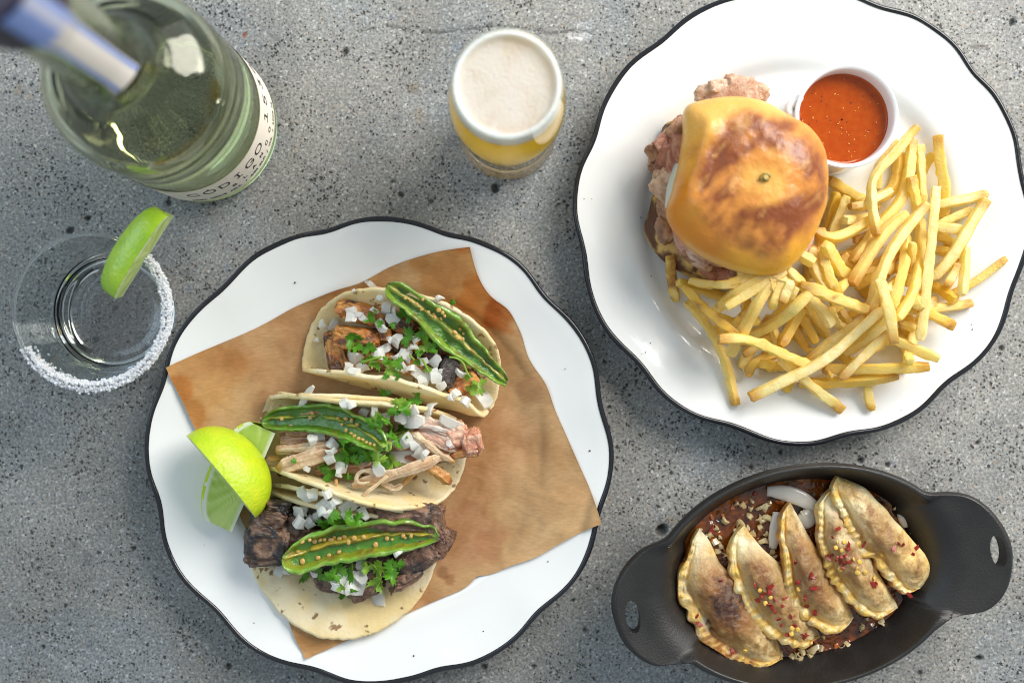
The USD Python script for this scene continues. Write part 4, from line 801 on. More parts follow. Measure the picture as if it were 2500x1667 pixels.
#@@PART3
# ------------------------------------------------------------------ sheet of brown paper under the tacos
def paper():
    A_B = [(405,897),(480,863),(554,832),(658,784),(719,750),(761,732),(830,706),(876,692),(940,658),(1015,629),(1072,614),(1147,603)]
    B_C = [(1147,603),(1164,665),(1183,704),(1206,730),(1237,753),(1260,788),(1275,822),(1287,864),(1306,899),(1332,937),(1352,991),(1378,1052),(1413,1132),(1440,1193),(1469,1278)]
    D_C = [(747,1607),(814,1578),(900,1538),(1015,1488),(1091,1454),(1153,1418),(1162,1408),(1183,1404),(1237,1385),(1302,1362),(1359,1331),(1417,1300),(1469,1278)]
    A_D = [(405,897),(416,922),(443,975),(468,1029),(525,1140),(592,1273),(632,1360),(692,1480),(723,1564),(747,1607)]
    n, m = 150, 150; u = np.linspace(0, 1, n)[:, None, None]; w = np.linspace(0, 1, m)[None, :, None]
    T, B, L, R = resample(A_B, n)[:, None], resample(D_C, n)[:, None], resample(A_D, m)[None], resample(B_C, m)[None]
    q = (1 - w) * T + w * B + (1 - u) * L + u * R - ((1 - u) * (1 - w) * T[0] + u * (1 - w) * T[-1] + (1 - u) * w * B[0] + u * w * B[-1])
    h = .012 * np.ones((n, m))
    for _ in range(3):
        s = (D - h) / D * PX; X, Y = (q[..., 0] - 1250) * s, (833.5 - q[..., 1]) * s
        acc = 0; k = 0
        for a in np.linspace(0, 6.28, 10)[:-1]:
            for d in (.007, .016): acc = acc + plate_z(plate_a, X + d * math.cos(a), Y + d * math.sin(a)); k += 1
        crz = np.abs(meshkit.fbm(np.stack([X * 24, Y * 24, 0 * X], -1), 3, 9) - .5); crease = np.exp(-(crz / .012) ** 2) * .00022
        edge = np.minimum(np.minimum(u[..., 0], 1 - u[..., 0]), np.minimum(w[..., 0], 1 - w[..., 0]))
        wave = (meshkit.fbm(np.stack([X * 38, Y * 38, 0 * X], -1), 2, 4) - .45) * .0045 * sstep(.30, 0, edge) + (meshkit.noise(np.stack([X * 150, Y * 150, 0 * X], -1), 4) - .5) * .0004 + crease
        h = np.maximum(acc / k + .0012 + wave, plate_z(plate_a, X, Y) + .0007 + .0022 * sstep(.0182, .0196, plate_z(plate_a, X, Y)))
    v = np.stack([X, Y, h], -1)
    def near(px, r, soft=.6):
        c = P(*px, .012); return sstep(1, soft, np.hypot(X - c[0], Y - c[1]) / r + .9 * (meshkit.fbm(np.stack([X * 90, Y * 90, 0 * X], -1), 3, 6) - .5))
    col = np.ones((n, m, 3)) * .93
    for px, r, c in [((1225,770),.012,(.84,.52,.28)),((1180,735),.018,(.90,.66,.40)),((1120,650),.03,(.90,.74,.52)),((452,940),.008,(.86,.62,.38)),((470,1010),.009,(.86,.70,.50)),((880,690),.030,(.93,.82,.68)),((500,920),.03,(.95,.82,.64)),
                     ((900,1480),.05,(1.04,1.02,1.12)),((800,1560),.05,(1.06,1.06,1.15)),((1130,1300),.026,(1.0,.93,1.0)),((650,1000),.012,(.82,.74,.72)),((1078,1402),.005,(.62,.52,.5)),((1095,1418),.004,(.7,.6,.55)),((1120,1080),.05,(1.02,.98,1.02)),((700,860),.035,(1.03,.98,.98)),((1195,1340),.010,(.86,.76,.72)),((1130,590),.01,(.9,.6,.4)),((1290,950),.012,(.84,.76,.74))]:  # grease spots, and light on the bottom corner put into the colour
        k = near(px, r)[..., None]; col = col * (1 - k) + col * np.asarray(c) * k
    f = grid_faces(n, m); v = v.reshape(-1, 3); lo = v - [0, 0, .00025]
    ring = np.r_[np.arange(n) * m, (n - 1) * m + np.arange(1, m), np.arange(n - 2, -1, -1) * m + m - 1, np.arange(m - 2, 0, -1)]
    a = np.arange(len(ring)); b = (a + 1) % len(ring); N = len(v)
    if np.cross(v[f[0, 1]] - v[f[0, 0]], v[f[0, 2]] - v[f[0, 0]])[2] < 0: f = f[:, ::-1]
    ff = np.vstack([f, f[:, ::-1] + N, np.stack([ring[a], N + ring[a], ring[b]], 1), np.stack([ring[b], N + ring[a], N + ring[b]], 1)])
    solo("kraft_paper_sheet", (np.vstack([v, lo]), ff), M["kraft"], "greasy brown kraft paper sheet lying on the plate under the tacos", "paper", col=np.vstack([col.reshape(-1, 3)] * 2))
    stamp((v, f))
paper()

from scipy.ndimage import gaussian_filter, map_coordinates
HP = gaussian_filter(maximum_filter(HM, 3), 2.5)
def paper_height(x, y):
    return map_coordinates(HP, [(np.asarray(x) - HX0) / HC - .5, (np.asarray(y) - HY0) / HC - .5], order=1, mode="nearest") + .0004
# ------------------------------------------------------------------ tacos
def tortilla(px, z0, deg, R, wb, wf, ab, af, rc, seed, thick=.0021, ub=0., uf=0., rcb=None, su=1.):
    """A round corn tortilla folded about an axis turned by deg: back (ab) and front (af) flap angles beyond the flat widths wb and wf."""
    c = P(*px, z0); a = math.radians(deg); ax, bx = np.array([math.cos(a), math.sin(a), 0]), np.array([-math.sin(a), math.cos(a), 0])
    nr, nt = 34, 120; th = np.linspace(0, 2 * np.pi, nt, endpoint=False)
    edge = 1 + .035 * (meshkit.noise(np.stack([np.cos(th) * 2.2, np.sin(th) * 2.2, th * 0 + seed], 1), seed) - .5) + .018 * (meshkit.noise(np.stack([np.cos(th) * 26, np.sin(th) * 26, th * 0], 1), seed + 1) - .5)
    rr = np.linspace(.02, 1, nr)[:, None] * R * edge
    U, V = rr * np.cos(th) * su, rr * np.sin(th)
    def prof(s, w, ang, t, rc=rc):                                       # one side: flat to w, then an arc, then straight
        s = s - w; L = rc * ang; arc = np.clip(s, 0, L) / rc; arc = np.minimum(arc, ang); st = np.maximum(s - L, 0)
        y = np.minimum(s, 0) + w + (rc) * np.sin(arc) + st * np.cos(ang); z = rc * (1 - np.cos(arc)) + st * np.sin(ang)
        return y - t * np.sin(arc), z + t * np.cos(arc)
    out = []
    wob = .0016 * (meshkit.fbm(np.stack([U * 55, V * 55, 0 * U + seed], -1), 3, seed) - .5) * 2
    for t in (thick + 0., 0.):
        yb, zb = prof(np.maximum(V, 0), wb, ab + ub * U / R, t + wob, rcb or rc); yf, zf = prof(np.maximum(-V, 0), wf, af + uf * U / R, t + wob)
        y, z = np.where(V >= 0, yb, -yf), np.where(V >= 0, zb, zf)
        p = c + U[..., None] * ax + y[..., None] * bx + z[..., None] * np.array([0, 0, 1.])
        p[..., 2] += paper_height(p[..., 0], p[..., 1]) - .0085; out.append(p)
    v = np.vstack([out[0].reshape(-1, 3), out[1][::-1].reshape(-1, 3)]); f = grid_faces(2 * nr, nt, wrap_m=True)
    v = np.vstack([v, out[0][0].mean(0), out[1][0].mean(0)]); i = np.arange(nt); L0 = (2 * nr - 1) * nt
    f = np.vstack([f, np.stack([np.full(nt, len(v) - 2), (i + 1) % nt, i], 1), np.stack([np.full(nt, len(v) - 1), L0 + i, L0 + (i + 1) % nt], 1)])
    if trimesh.Trimesh(v, f, process=False).volume < 0: f = f[:, ::-1]
    n = meshkit.fbm(v * 60 + seed, 3, seed)
    col = lerp((.82, .60, .27), (.85, .71, .44), sstep(.35, .65, n))
    return v, f, col
onion_r = np.random.default_rng(31)
def onion_mesh(p, size, long=1., tilt=.35):
    r = onion_r; a, b, t = .95 * size * long * r.uniform(.85, 1.15) / 2, .95 * size * r.uniform(.5, .9) / 2, r.uniform(.0005, .0009)
    g = []
    for x in np.linspace(-1, 1, 4):
        for y in np.linspace(-1, 1, 3):
            k = 1 - .10 * (abs(x) > .9) * (abs(y) > .9)
            g.append([(x * a * k) * (1 + .12 * r.normal()), y * b * k * (1 + .12 * r.normal()) * (1 - .18 * x), 0])
    g = np.array(g); curve = r.uniform(.3, 1.6) * .0020 * (1 - (g[:, 0] / a) ** 2)
    top, bot = g + np.stack([0 * curve, 0 * curve, curve + t], 1), g + np.stack([0 * curve, 0 * curve, curve - t], 1)
    top[:, :2] *= .93
    v = np.vstack([top, bot]); f = grid_faces(4, 3); N = 12
    ring = np.array([0, 3, 6, 9, 10, 11, 8, 5, 2, 1]); b_ = np.roll(ring, -1)
    ff = np.vstack([f, f[:, ::-1] + N, np.stack([ring, ring + N, b_], 1), np.stack([b_, ring + N, b_ + N], 1)])
    if trimesh.Trimesh(v, ff, process=False).volume < 0: ff = ff[:, ::-1]
    R = rotz(r.uniform(0, 6.28)) @ trimesh.transformations.rotation_matrix(r.normal(0, tilt), [1, 0, 0])[:3, :3] @ trimesh.transformations.rotation_matrix(r.normal(0, tilt), [0, 1, 0])[:3, :3]
    return v @ R.T + p, ff
def onions(t, crop, lst, lift=.0008):
    for x, y, s, *rest in lst:
        px = crop(x, y); size = s * .2620 * PX * 1.0; m = onion_mesh(settle(px, .0025, lift), size, rest[0] if rest else 1.)
        part(t, "onion_dice", m, M["onion"], smooth=35); stamp(m)
leaf_r = np.random.default_rng(12)
def leaf_mesh(p, size, ang, tilt=.35):
    r = leaf_r; n = 54; th = np.linspace(-np.pi, np.pi, n, endpoint=False)
    lob = .50 + .42 * np.abs(np.cos(th * 1.5)) ** .8; teeth = 1 + .14 * np.sign(np.sin(th * 13 + r.uniform(0, 6))) * np.abs(np.sin(th * 13)) ** .6
    stem = 1 - .72 * np.exp(-((np.abs(th) - np.pi) / .45) ** 2); rad = lob * teeth * stem * size * (1 + .12 * r.normal(size=n) * .5)
    rows = np.array([.33, .66, 1.0]); X, Y = rows[:, None] * rad * np.cos(th), rows[:, None] * rad * np.sin(th)
    k1, k2 = r.uniform(-1.3, 1.6, 2); Z = (k1 * X ** 2 + k2 * Y ** 2 + r.uniform(-1, 1) * X * Y) / size * .55 + .10 * size * np.sin(3 * th + r.uniform(0, 6)) * rows[:, None] ** 2 - .06 * size * np.abs(np.sin(1.5 * th)) * rows[:, None]
    v = np.vstack([[[0, 0, 0]], np.stack([X, Y, Z], -1).reshape(-1, 3)])
    i = np.arange(n); f = np.vstack([np.stack([0 * i, 1 + i, 1 + (i + 1) % n], 1), grid_faces(3, n, wrap_m=True, off=1)[:, ::-1]])
    N = len(v); lo = v - [0, 0, .00022]; o = 1 + 2 * n + i; o2 = 1 + 2 * n + (i + 1) % n
    ff = np.vstack([f, f[:, ::-1] + N, np.stack([o, o + N, o2], 1), np.stack([o2, o + N, o2 + N], 1)])
    v = np.vstack([v, lo])
    R = rotz(ang) @ trimesh.transformations.rotation_matrix(r.normal(0, tilt), [1, 0, 0])[:3, :3] @ trimesh.transformations.rotation_matrix(r.normal(0, tilt), [0, 1, 0])[:3, :3]
    return v @ R.T + p, ff
def leaves(t, crop, lst):
    for x, y, s, *rest in lst:
        k = rest[0] if rest else 0; px = crop(x, y); m = leaf_mesh(settle(px, .002, .0014), s * .262 * PX * .62, leaf_r.uniform(0, 6.28))
        part(t, "cilantro_leaf", m, M["leaf_pale"] if k else M["leaf"], smooth=60); stamp(m)
def stems(t, crop, lst):
    for pts in lst:
        px = resample([crop(*q) for q in pts], 9); path = np.array([settle(q, .002, .0016) for q in px]); path[:, 2] = np.convolve(np.r_[[path[0, 2]] * 2, path[:, 2], [path[-1, 2]] * 2], np.ones(5) / 5, "valid")
        part(t, "cilantro_stem", sweep(path, .0006, sides=6), M["leaf_pale"])
def meat(t, name, crop, lst, palette, m, sub=4, amp=.22, fine=.10, box=.55):
    base, hi, char = palette
    for x, y, z, rx, ry, rz, deg, bite in lst:
        s = int(x * 3 + y) % 900; c = P(*crop(x, y), z); k = .262 * PX
        v, f = blob(c, (rx * k, ry * k, rz), math.radians(-deg), onion_r.uniform(-.12, .12), s, amp, 1.7, box, sub, fine, 5, (.6, 1.35, 1.1) if "steak" in name else (1, 1, 1))
        n1 = meshkit.fbm(v * 240 + s, 4, s); n2 = meshkit.fbm(v * 110 + s, 3, s + 1)
        col = lerp(base, hi, sstep(.36, .64, n1)); top = sstep(-.2, .7, (v[:, 2] - c[2]) / rz)
        col = lerp(col, char, np.clip(sstep(.55 - bite, .70 - bite, n2) * .95, 0, 1))
        part(t, name, (v, f), m, col=col); stamp((v, f))
def strand(t, crop, pts, zs, w, c0, c1, seed, name="pork_strand", flat=.6, tipc=None):
    r = np.random.default_rng(seed); px = resample([crop(*q) for q in pts], 26); z = np.interp(np.linspace(0, 1, 26), np.linspace(0, 1, len(zs)), zs)
    path = np.array([P(*q, h) for q, h in zip(px, z)]); a = np.linspace(0, 2 * np.pi, 22, endpoint=False)
    rad = 1 + .36 * (r.random(22) - .5) * 2; prof = np.stack([np.cos(a) * rad, np.sin(a) * rad], 1); u = np.linspace(0, 1, 26)
    k = w * .255 * PX / 2 * (.55 + .45 * np.minimum(1, np.minimum(u, 1 - u) * 7)) * (1 + .22 * (meshkit.noise(np.stack([u * 6 + seed, u * 0, u * 0], 1), 1) - .5))
    v, f = sweep(path, k, k * flat, profile=prof, roll=np.linspace(r.uniform(-.4, .4), r.uniform(-.4, .4), 26))
    v = v + (meshkit.fbm(v * 260, 4, seed)[:, None] - .5) * .0026
    rib = np.r_[np.tile(rad, 26), 1, 1]; n = meshkit.fbm(v * 170, 3, seed); col = lerp(c0, c1, np.clip(sstep(.82, 1.18, rib) * .6 + sstep(.3, .7, n) * .5, 0, 1))
    if tipc is not None:
        uu = np.r_[np.repeat(u, 22), 0, 1]; e = sstep(.16, .02, np.minimum(uu, 1 - uu) + .15 * (n - .5)); col = lerp(col, tipc, e)
    part(t, name, (v, f), M["pork"], col=col); stamp((v, f))
def jalapeno(label, crop, left, right, lift, depth, ridge, seeds, pal, seed):
    """Half a roasted pepper, cut side up, between two traced edges."""
    n = 60; L = resample([crop(*q) for q in left], n); Rr = resample([crop(*q) for q in right], n)
    mid = (L + Rr) / 2; zsup = np.array([settle(q, .004)[2] for q in mid]); k = np.polyfit(np.linspace(0, 1, n), zsup, 1); z = np.polyval(k, np.linspace(0, 1, n)); z = z + .75 * max((zsup - z).max(), 0) + lift
    Lw = np.array([P(*q, h) for q, h in zip(L, z)]); Rw = np.array([P(*q, h) for q, h in zip(Rr, z)])
    wdt = np.linalg.norm(Rw - Lw, axis=1); t = np.linspace(0, 1, 25); s = np.linspace(0, 1, n)
    wn = np.linspace(0, 1, n); Lw = Lw + (Lw - Rw) * (.13 * (meshkit.fbm(np.stack([wn * 17, wn * 0 + seed, wn * 0], 1), 3, seed) - .5))[:, None]; Rw = Rw + (Rw - Lw) * (.13 * (meshkit.fbm(np.stack([wn * 17, wn * 0 + seed + 5, wn * 0], 1), 3, seed + 3) - .5))[:, None]
    C = (Lw + Rw) / 2; S = (Rw - Lw) / np.maximum(wdt, 1e-9)[:, None]
    x = 2 * t - 1; wall = .70
    cav = -depth * np.clip(1 - (np.abs(x) / wall) ** 3.5, 0, 1) ** .8; mound = ridge * np.exp(-((x - .05) / .22) ** 2)
    endk = np.minimum(1, np.minimum(s, 1 - s) * 9)
    n1 = meshkit.fbm(np.stack([s[:, None] * 16 + 0 * x, x * 2.5 + 0 * s[:, None], 0 * x + seed + 0 * s[:, None]], -1), 3, seed)
    zt = (cav + mound * (.6 + .9 * n1)) * wdt[:, None] * .5 * endk[:, None] + (n1 - .5) * .0026
    top = C[:, None] + S[:, None] * (x[None, :, None] * wdt[:, None, None] / 2 * .985) + zt[..., None] * np.array([0, 0, 1.])
    rimh = .0010 * np.exp(-((np.abs(x) - .86) / .10) ** 2); top[..., 2] += rimh * (.4 + 1.2 * n1)
    a = np.linspace(0, np.pi, 25); bx = -np.cos(a) * (1 + .13 * np.sin(a)); bz = -np.sin(a) * .62
    nb = meshkit.fbm(np.stack([s[:, None] * 13 + 0 * a, a * 2.0 + 0 * s[:, None], 0 * a + 0 * s[:, None] + seed + 9], -1), 3, seed) - .5
    wv = (1 + .16 * nb)
    bot = C[:, None] + S[:, None] * ((bx * wv)[..., None] * wdt[:, None, None] / 2) + (bz * wv * wdt[:, None] * .5)[..., None] * np.array([0, 0, 1.])
    bot[:, 0], bot[:, -1] = top[:, 0], top[:, -1]
    f = grid_faces(n, 25); tv = top.reshape(-1, 3); bv = bot.reshape(-1, 3)
    if np.cross(tv[f[600, 1]] - tv[f[600, 0]], tv[f[600, 2]] - tv[f[600, 0]])[2] < 0: ft, fb = f[:, ::-1], f
    else: ft, fb = f, f[:, ::-1]
    b = thing("jalapeno_half", label, "pepper", C[n // 2] - [0, 0, wdt.max() * .3])
    part(b, "skin", (bv, fb), M["skin"], label="glossy blistered green skin"); stamp((bv, fb))
    rimc, cavc, plc = pal; m = (mound / max(ridge, 1e-6))[None, :] * endk[:, None]
    col = lerp(np.tile(rimc, (n, 25, 1)), cavc, sstep(.86, .62, np.abs(x))[None, :] * np.minimum(1, endk * 1.2)[:, None]); col = lerp(col, plc, np.clip(m * sstep(.25, .55, n1) * 1.3, 0, 1))
    chn = meshkit.fbm(np.stack([s[:, None] * 22 + 0 * x, x * 3 + 0 * s[:, None], 0 * x + seed + 30 + 0 * s[:, None]], -1), 3, seed + 4); col = lerp(col, (.16, .085, .02), sstep(.60, .72, chn) * .75); col = lerp(col, (.38, .50, .14), sstep(.40, .28, chn) * sstep(.75, .9, np.abs(x))[None, :] * .7)
    tipd = sstep(.02, .0, np.minimum(s, 1 - s))[:, None] * np.ones(25); col = lerp(col, (.10, .20, .02), tipd)
    part(b, "cut_flesh", (tv, ft), M["flesh"], col=col.reshape(-1, 3)); stamp((tv, ft))
    for sx, sy, ss in seeds:
        p = settle(crop(sx, sy), .0012, .0006); v, f = ico(2)[0] * np.array([1, .85, .5]) * ss * .262 * PX * .37 * onion_r.uniform(.8, 1.15, 3) @ rotz(onion_r.uniform(0, 3)).T + p, ico(2)[1]
        part(b, "seed", (v, f), M["seed"])

ORANGE = ((.50, .15, .025), (.72, .32, .06), (.045, .016, .012)); DARK = ((.085, .042, .026), (.21, .115, .065), (.012, .009, .009)); BROWN = ((.15, .065, .036), (.30, .16, .095), (.022, .013, .010))
def tacos():
    zf = .0085
    # top taco: grilled chicken
    t1 = thing("taco", "top taco of grilled orange chicken with its front flap curled over", "taco", P(985, 860, zf))
    v, f, c = tortilla((982, 900), zf, -14, .0525, .0015, .0070, math.radians(50), math.radians(108), .0085, 3, uf=.10, ub=-.10, rcb=.046, su=1.10); part(t1, "tortilla", (v, f), M["tortilla"], col=c); stamp((v, f))
    t2 = thing("taco", "middle taco of pulled pork strands in a doubled tortilla", "taco", P(900, 1095, zf))
    v, f, c = tortilla((893, 1082), zf, -10, .0585, .0120, .0135, math.radians(80), math.radians(84), .010, 8, ub=-.25, uf=-.30); part(t2, "tortilla", (v, f), M["tortilla"], col=c); stamp((v, f))
    v, f, c = tortilla((868, 1091), zf - .0023, -8, .0575, .0115, .0185, math.radians(72), math.radians(80), .0125, 15, ub=-.1, uf=-.1); part(t2, "tortilla", (v, f), M["tortilla"], col=c, label="second outer tortilla"); stamp((v, f))
    t3 = thing("taco", "bottom taco of dark charred steak lying open on the paper", "taco", P(845, 1320, zf))
    v, f, c = tortilla((846, 1316), zf, -12, .0540, .0150, .046, math.radians(76), math.radians(4), .009, 21); part(t3, "tortilla", (v, f), M["tortilla"], col=c); stamp((v, f))

    meat(t1, "chicken_piece", cT1, [(700,470,.0215,235,85,.0085,14,.02),(640,690,.0235,220,95,.0090,4,.03),(470,840,.020,85,175,.0085,-12,.12),(760,900,.0185,230,95,.008,0,.08),(1060,570,.021,140,80,.008,20,.10),(1100,720,.019,140,90,.008,10,.14),
        (1320,800,.018,120,90,.008,30,.16),(1150,950,.0185,170,80,.008,12,.06),(1610,1110,.0175,155,90,.0075,-38,.08),(430,720,.018,70,90,.007,0,.15),(900,650,.023,60,70,.006,0,.15)], ORANGE, M["meat"], 4, .28, .14, .72)
    meat(t1, "chicken_piece", cT1, [(1465,1000,.0195,95,150,.008,18,-.05)], ((.045, .035, .033), (.11, .085, .075), (.02, .014, .014)), M["steak"])
    leaves(t1, cT1, [(1070,470,130),(1180,480,90),(1110,500,100),(1420,740,130),(1350,700,120),(1260,590,90),(1450,770,80)])
    jalapeno("roasted green pepper half with clustered pale seeds across the top taco", cT1,
        [(905,215),(900,300),(1000,395),(1150,515),(1300,675),(1500,855),(1700,975),(1850,1065),(1990,1140)], [(925,190),(1035,175),(1150,245),(1350,365),(1560,480),(1700,640),(1850,830),(1960,960),(2022,1060)],
        .0060, .95, .75, [(1230,430,50),(1290,455,55),(1340,480,48),(1385,435,60),(1420,460,50),(1405,515,55),(1440,490,40),(1350,500,42),(1535,640,62),(1580,610,48),(1610,650,46),(1560,690,52),(1605,700,46),(1185,380,45),(1130,350,40),(1240,340,40),(1080,330,40)], ((.15, .31, .030), (.25, .38, .055), (.74, .57, .19)), 2)
    onions(t1, cT1, [(590,440,115),(650,480,85,1.3),(585,505,105),(700,510,110),(800,440,90),(845,560,120,.8),(880,600,100),(905,420,120),(985,460,130,.9),(960,520,110,1.2),(850,330,90),(335,565,125),(272,715,72),(430,560,90,1.3),(620,850,150),(560,965,90,1.3),(690,960,130),(610,990,120),
        (880,790,150,1.2),(830,840,120),(1010,710,120,1.2),(1080,850,150),(1150,790,110),(1000,850,100),(1060,960,110),(1240,900,110),(1350,905,130,1.2),(1190,1010,160),(1270,1060,140),(1130,970,110),(1350,1040,120,1.2),(1410,1130,110),(1230,1080,110),(1595,1000,80,1.5),(1540,1215,110),(1490,1230,80),(1770,1215,190,1.6),(1620,1270,110),(1410,990,40,1.2),(1400,340,70),(940,700,80),(1180,700,100)])
    leaves(t1, cT1, [(600,700,150),(640,770,100),(755,505,105),(850,560,70),(965,560,70),(760,790,120),(790,880,110,1),(720,900,80),(820,930,90),(960,960,150,1),(1020,920,110),(910,900,80),(1120,690,160),(1240,640,120),(1260,760,150,1),(1340,790,90),(1210,820,70),(1500,370,75),(1650,1040,80,1),(1750,1130,140,1),(1690,1150,110,1),(1200,905,70),(1280,970,80,1),(900,1030,70),(1010,1040,70),(805,450,40,1)])
    stems(t1, cT1, [[(1480,865),(1560,880),(1620,940),(1650,1020),(1680,1050)], [(1235,880),(1260,930),(1290,990)], [(1120,840),(1160,890)], [(700,910),(790,880),(860,860)]])

    # middle taco: pulled pork
    pk = ((.60, .34, .17), (.86, .68, .44)); pp = ((.64, .34, .25), (.86, .70, .55)); og = ((.50, .19, .03), (.76, .42, .10)); br = ((.30, .14, .07), (.55, .33, .18))
    for k, (pts, zs, w, (a, b), tip) in enumerate([
        ([(250,600),(600,560),(1000,560)], [.022,.025,.026], 150, br, None), ([(450,360),(900,330),(1400,380)], [.026,.027,.027], 130, br, None), ([(600,880),(900,830),(1300,820)], [.024,.026,.027], 150, br, None), ([(1300,700),(1600,700),(1850,760)], [.022,.024,.023], 180, br, None),
        ([(300,540),(500,545),(720,500)], [.026,.027,.028], 70, br, None), ([(215,690),(400,690),(560,670),(760,650)], [.027,.029,.031,.031], 92, pk, (.50,.22,.10)), ([(225,880),(330,840),(480,790),(740,710)], [.029,.031,.032,.032], 130, pk, (.50,.20,.07)),
        ([(140,775),(260,775)], [.022,.022], 34, og, None), ([(1380,400),(1600,430),(1800,500),(2010,590)], [.031,.033,.033,.029], 105, pp, None), ([(1540,520),(1700,560),(1880,640),(1990,660)], [.030,.032,.031,.028], 120, pp, (.50,.10,.10)),
        ([(1500,455),(1700,480),(1960,545)], [.033,.035,.031], 50, ((.78,.60,.50),(.86,.76,.66)), None),
        ([(1880,760),(2000,730),(2120,710),(2160,640)], [.029,.030,.030,.028], 70, ((.42,.12,.02),(.66,.30,.08)), (.14,.03,.015)), ([(1480,530),(1600,600),(1720,690),(1820,760),(1910,820)], [.033,.035,.035,.034,.031], 62, pk, (.62,.28,.05)),
        ([(950,1040),(1130,970),(1300,930),(1480,880),(1640,820),(1800,755)], [.033,.036,.037,.037,.036,.033], 88, pk, None), ([(1190,960),(1130,905),(1040,900),(990,950),(990,1000),(1050,1020),(1110,1000)], [.037,.038,.038,.037,.037,.037,.037], 30, ((.74,.58,.34),(.84,.72,.48)), None),
        ([(1640,850),(1740,900),(1830,970),(1890,1015)], [.031,.031,.029,.026], 85, og, (.20,.05,.02)), ([(1620,860),(1500,950),(1420,1040)], [.030,.029,.027], 40, og, None), ([(1330,900),(1230,980),(1130,1060),(1060,1120),(1010,1210),(985,1245)], [.036,.038,.039,.040,.038,.034], 34, ((.70,.50,.26),(.82,.66,.40)), None),
        ([(985,1190),(1040,1235),(1150,1225)], [.037,.036,.034], 20, ((.70,.50,.26),(.82,.66,.40)), None), ([(1220,1020),(1360,1060),(1420,1040)], [.030,.029,.028], 50, pk, None), ([(780,980),(790,1040)], [.034,.036], 26, og, None), ([(1450,760),(1700,790),(1820,700)], [.030,.031,.029], 60, ((.32,.10,.06),(.55,.24,.14)), None),
        ([(380,490),(260,495)], [.027,.025], 50, ((.55,.30,.22),(.72,.48,.36)), None), ([(1000,860),(1080,820),(1120,800)], [.033,.034,.034], 60, ((.36,.18,.12),(.60,.38,.28)), None), ([(1290,600),(1380,640),(1480,650)], [.031,.032,.032], 80, pk, None)]):
        strand(t2, cT2, pts, zs, w, a, b, 50 + k, tipc=tip)
    meat(t2, "pork_chunk", cT2, [(2085,620,.0265,88,112,.0080,-12,-.03),(1930,560,.0255,120,110,.0080,-22,-.04)], ((.46,.17,.10),(.76,.46,.33),(.16,.035,.02)), M["pork"], 4, .28, .20, .7)
    leaves(t2, cT2, [(1150,700,140),(870,650,150),(980,710,170),(930,760,120),(1060,730,130),(860,780,110)])
    onions(t2, cT2, [(1150,315,110,1.1),(1060,350,110),(1240,370,120),(870,255,100,1.2),(930,270,90),(620,570,160),(560,600,110),(750,640,110),(735,690,80,1.4),(740,775,140),(840,850,140),(1110,640,110),(1000,500,80)])
    jalapeno("curved green pepper half with brown seeds lying over the middle taco", cT2,
        [(75,440),(100,480),(200,515),(450,520),(700,560),(850,600),(980,650),(1100,695),(1190,725)], [(80,395),(160,320),(400,272),(650,256),(900,310),(1080,395),(1210,500),(1270,600),(1280,690)],
        .0075, 1.0, .65, [(265,400,52),(880,400,58),(935,415,52),(990,455,56),(840,455,44),(880,510,50),(930,540,48),(960,565,50),(1000,590,52),(1040,600,44),(1075,625,48),(1110,640,42),(1150,650,40),(560,345,60),(540,390,50),(800,395,40)], ((.10, .27, .018), (.070, .18, .010), (.34, .35, .04)), 5)
    onions(t2, cT2, [(1500,340,150),(1525,420,170,1.1),(1410,390,150),(1890,435,160,1.7),(1390,765,230,1.2),(1590,700,190,1.1),(1460,610,150),(1530,650,110),(1200,870,140),(1640,740,110),(505,875,70),(825,915,100),(1880,640,60,1.4),(1700,310,100,1.6),(1540,310,110)])
    px = [cT2(570,90), cT2(520,150), cT2(480,220), cT2(440,275)]; path = np.array([P(*q, .040 - .003 * k) for k, q in enumerate(px)]); part(t2, "onion_dice", sweep(resample(path, 8), .0019 * np.array([.5, .8, 1, 1, 1, 1, .9, .6]), .0007, sides=8), M["onion"], smooth=40)
    leaves(t2, cT2, [(1390,260,130,1),(1340,320,110),(1460,300,120),(1170,400,120,1),(1130,450,110),(1230,430,110),(1400,480,150),(1330,530,110),(1380,610,130),(1270,660,90,1),(860,620,130),(870,770,150),(990,700,150),(1060,760,120),(1150,740,130),(1280,800,160),(1200,790,130,1),(1330,830,120,1),(710,920,170),(690,860,90),(900,960,80),(380,800,50),(1550,215,110),(1260,170,100),(1300,560,90),(960,800,100)])
    stems(t2, cT2, [[(1220,400),(1310,480),(1400,540),(1470,580)], [(900,915),(905,980)], [(1310,620),(1310,690)]])

    # bottom taco: charred steak
    meat(t3, "steak_piece", cT3, [(330,330,.0225,160,120,.0105,10,.04),(310,560,.0225,190,190,.012,0,.07),(560,430,.020,150,150,.009,20,.02),(400,210,.026,120,60,.008,5,.18)], DARK, M["steak"], 5, .30, .12, .66)
    meat(t3, "steak_piece", cT3, [(1600,300,.0235,340,125,.0105,4,.0),(1880,370,.022,90,170,.009,-10,-.03),(1280,310,.021,190,110,.009,0,-.03),(1010,280,.020,190,120,.008,0,.03),(1740,680,.0205,200,135,.0095,-38,-.04),(1960,560,.0205,85,130,.008,28,.0),(1620,870,.0195,150,80,.0085,-35,-.02),
        (1240,1000,.0165,150,75,.007,-30,-.04),(900,900,.0175,140,110,.007,10,.05),(1150,750,.0195,330,140,.008,-5,.0),(760,620,.020,200,170,.009,0,.03)], BROWN, M["steak"], 5, .28, .13, .62)
    onions(t3, cT3, [(640,100,150,1.1),(720,110,110),(860,90,90),(1060,200,190),(700,225,170,1.1),(640,250,120),(590,280,130),(595,365,130),(720,335,130),(770,330,110),(690,370,110),(840,205,150),(900,230,130),(870,270,120,1.2),(1060,290,130),(980,330,130),(1210,285,160),(940,180,110),(800,270,100)])
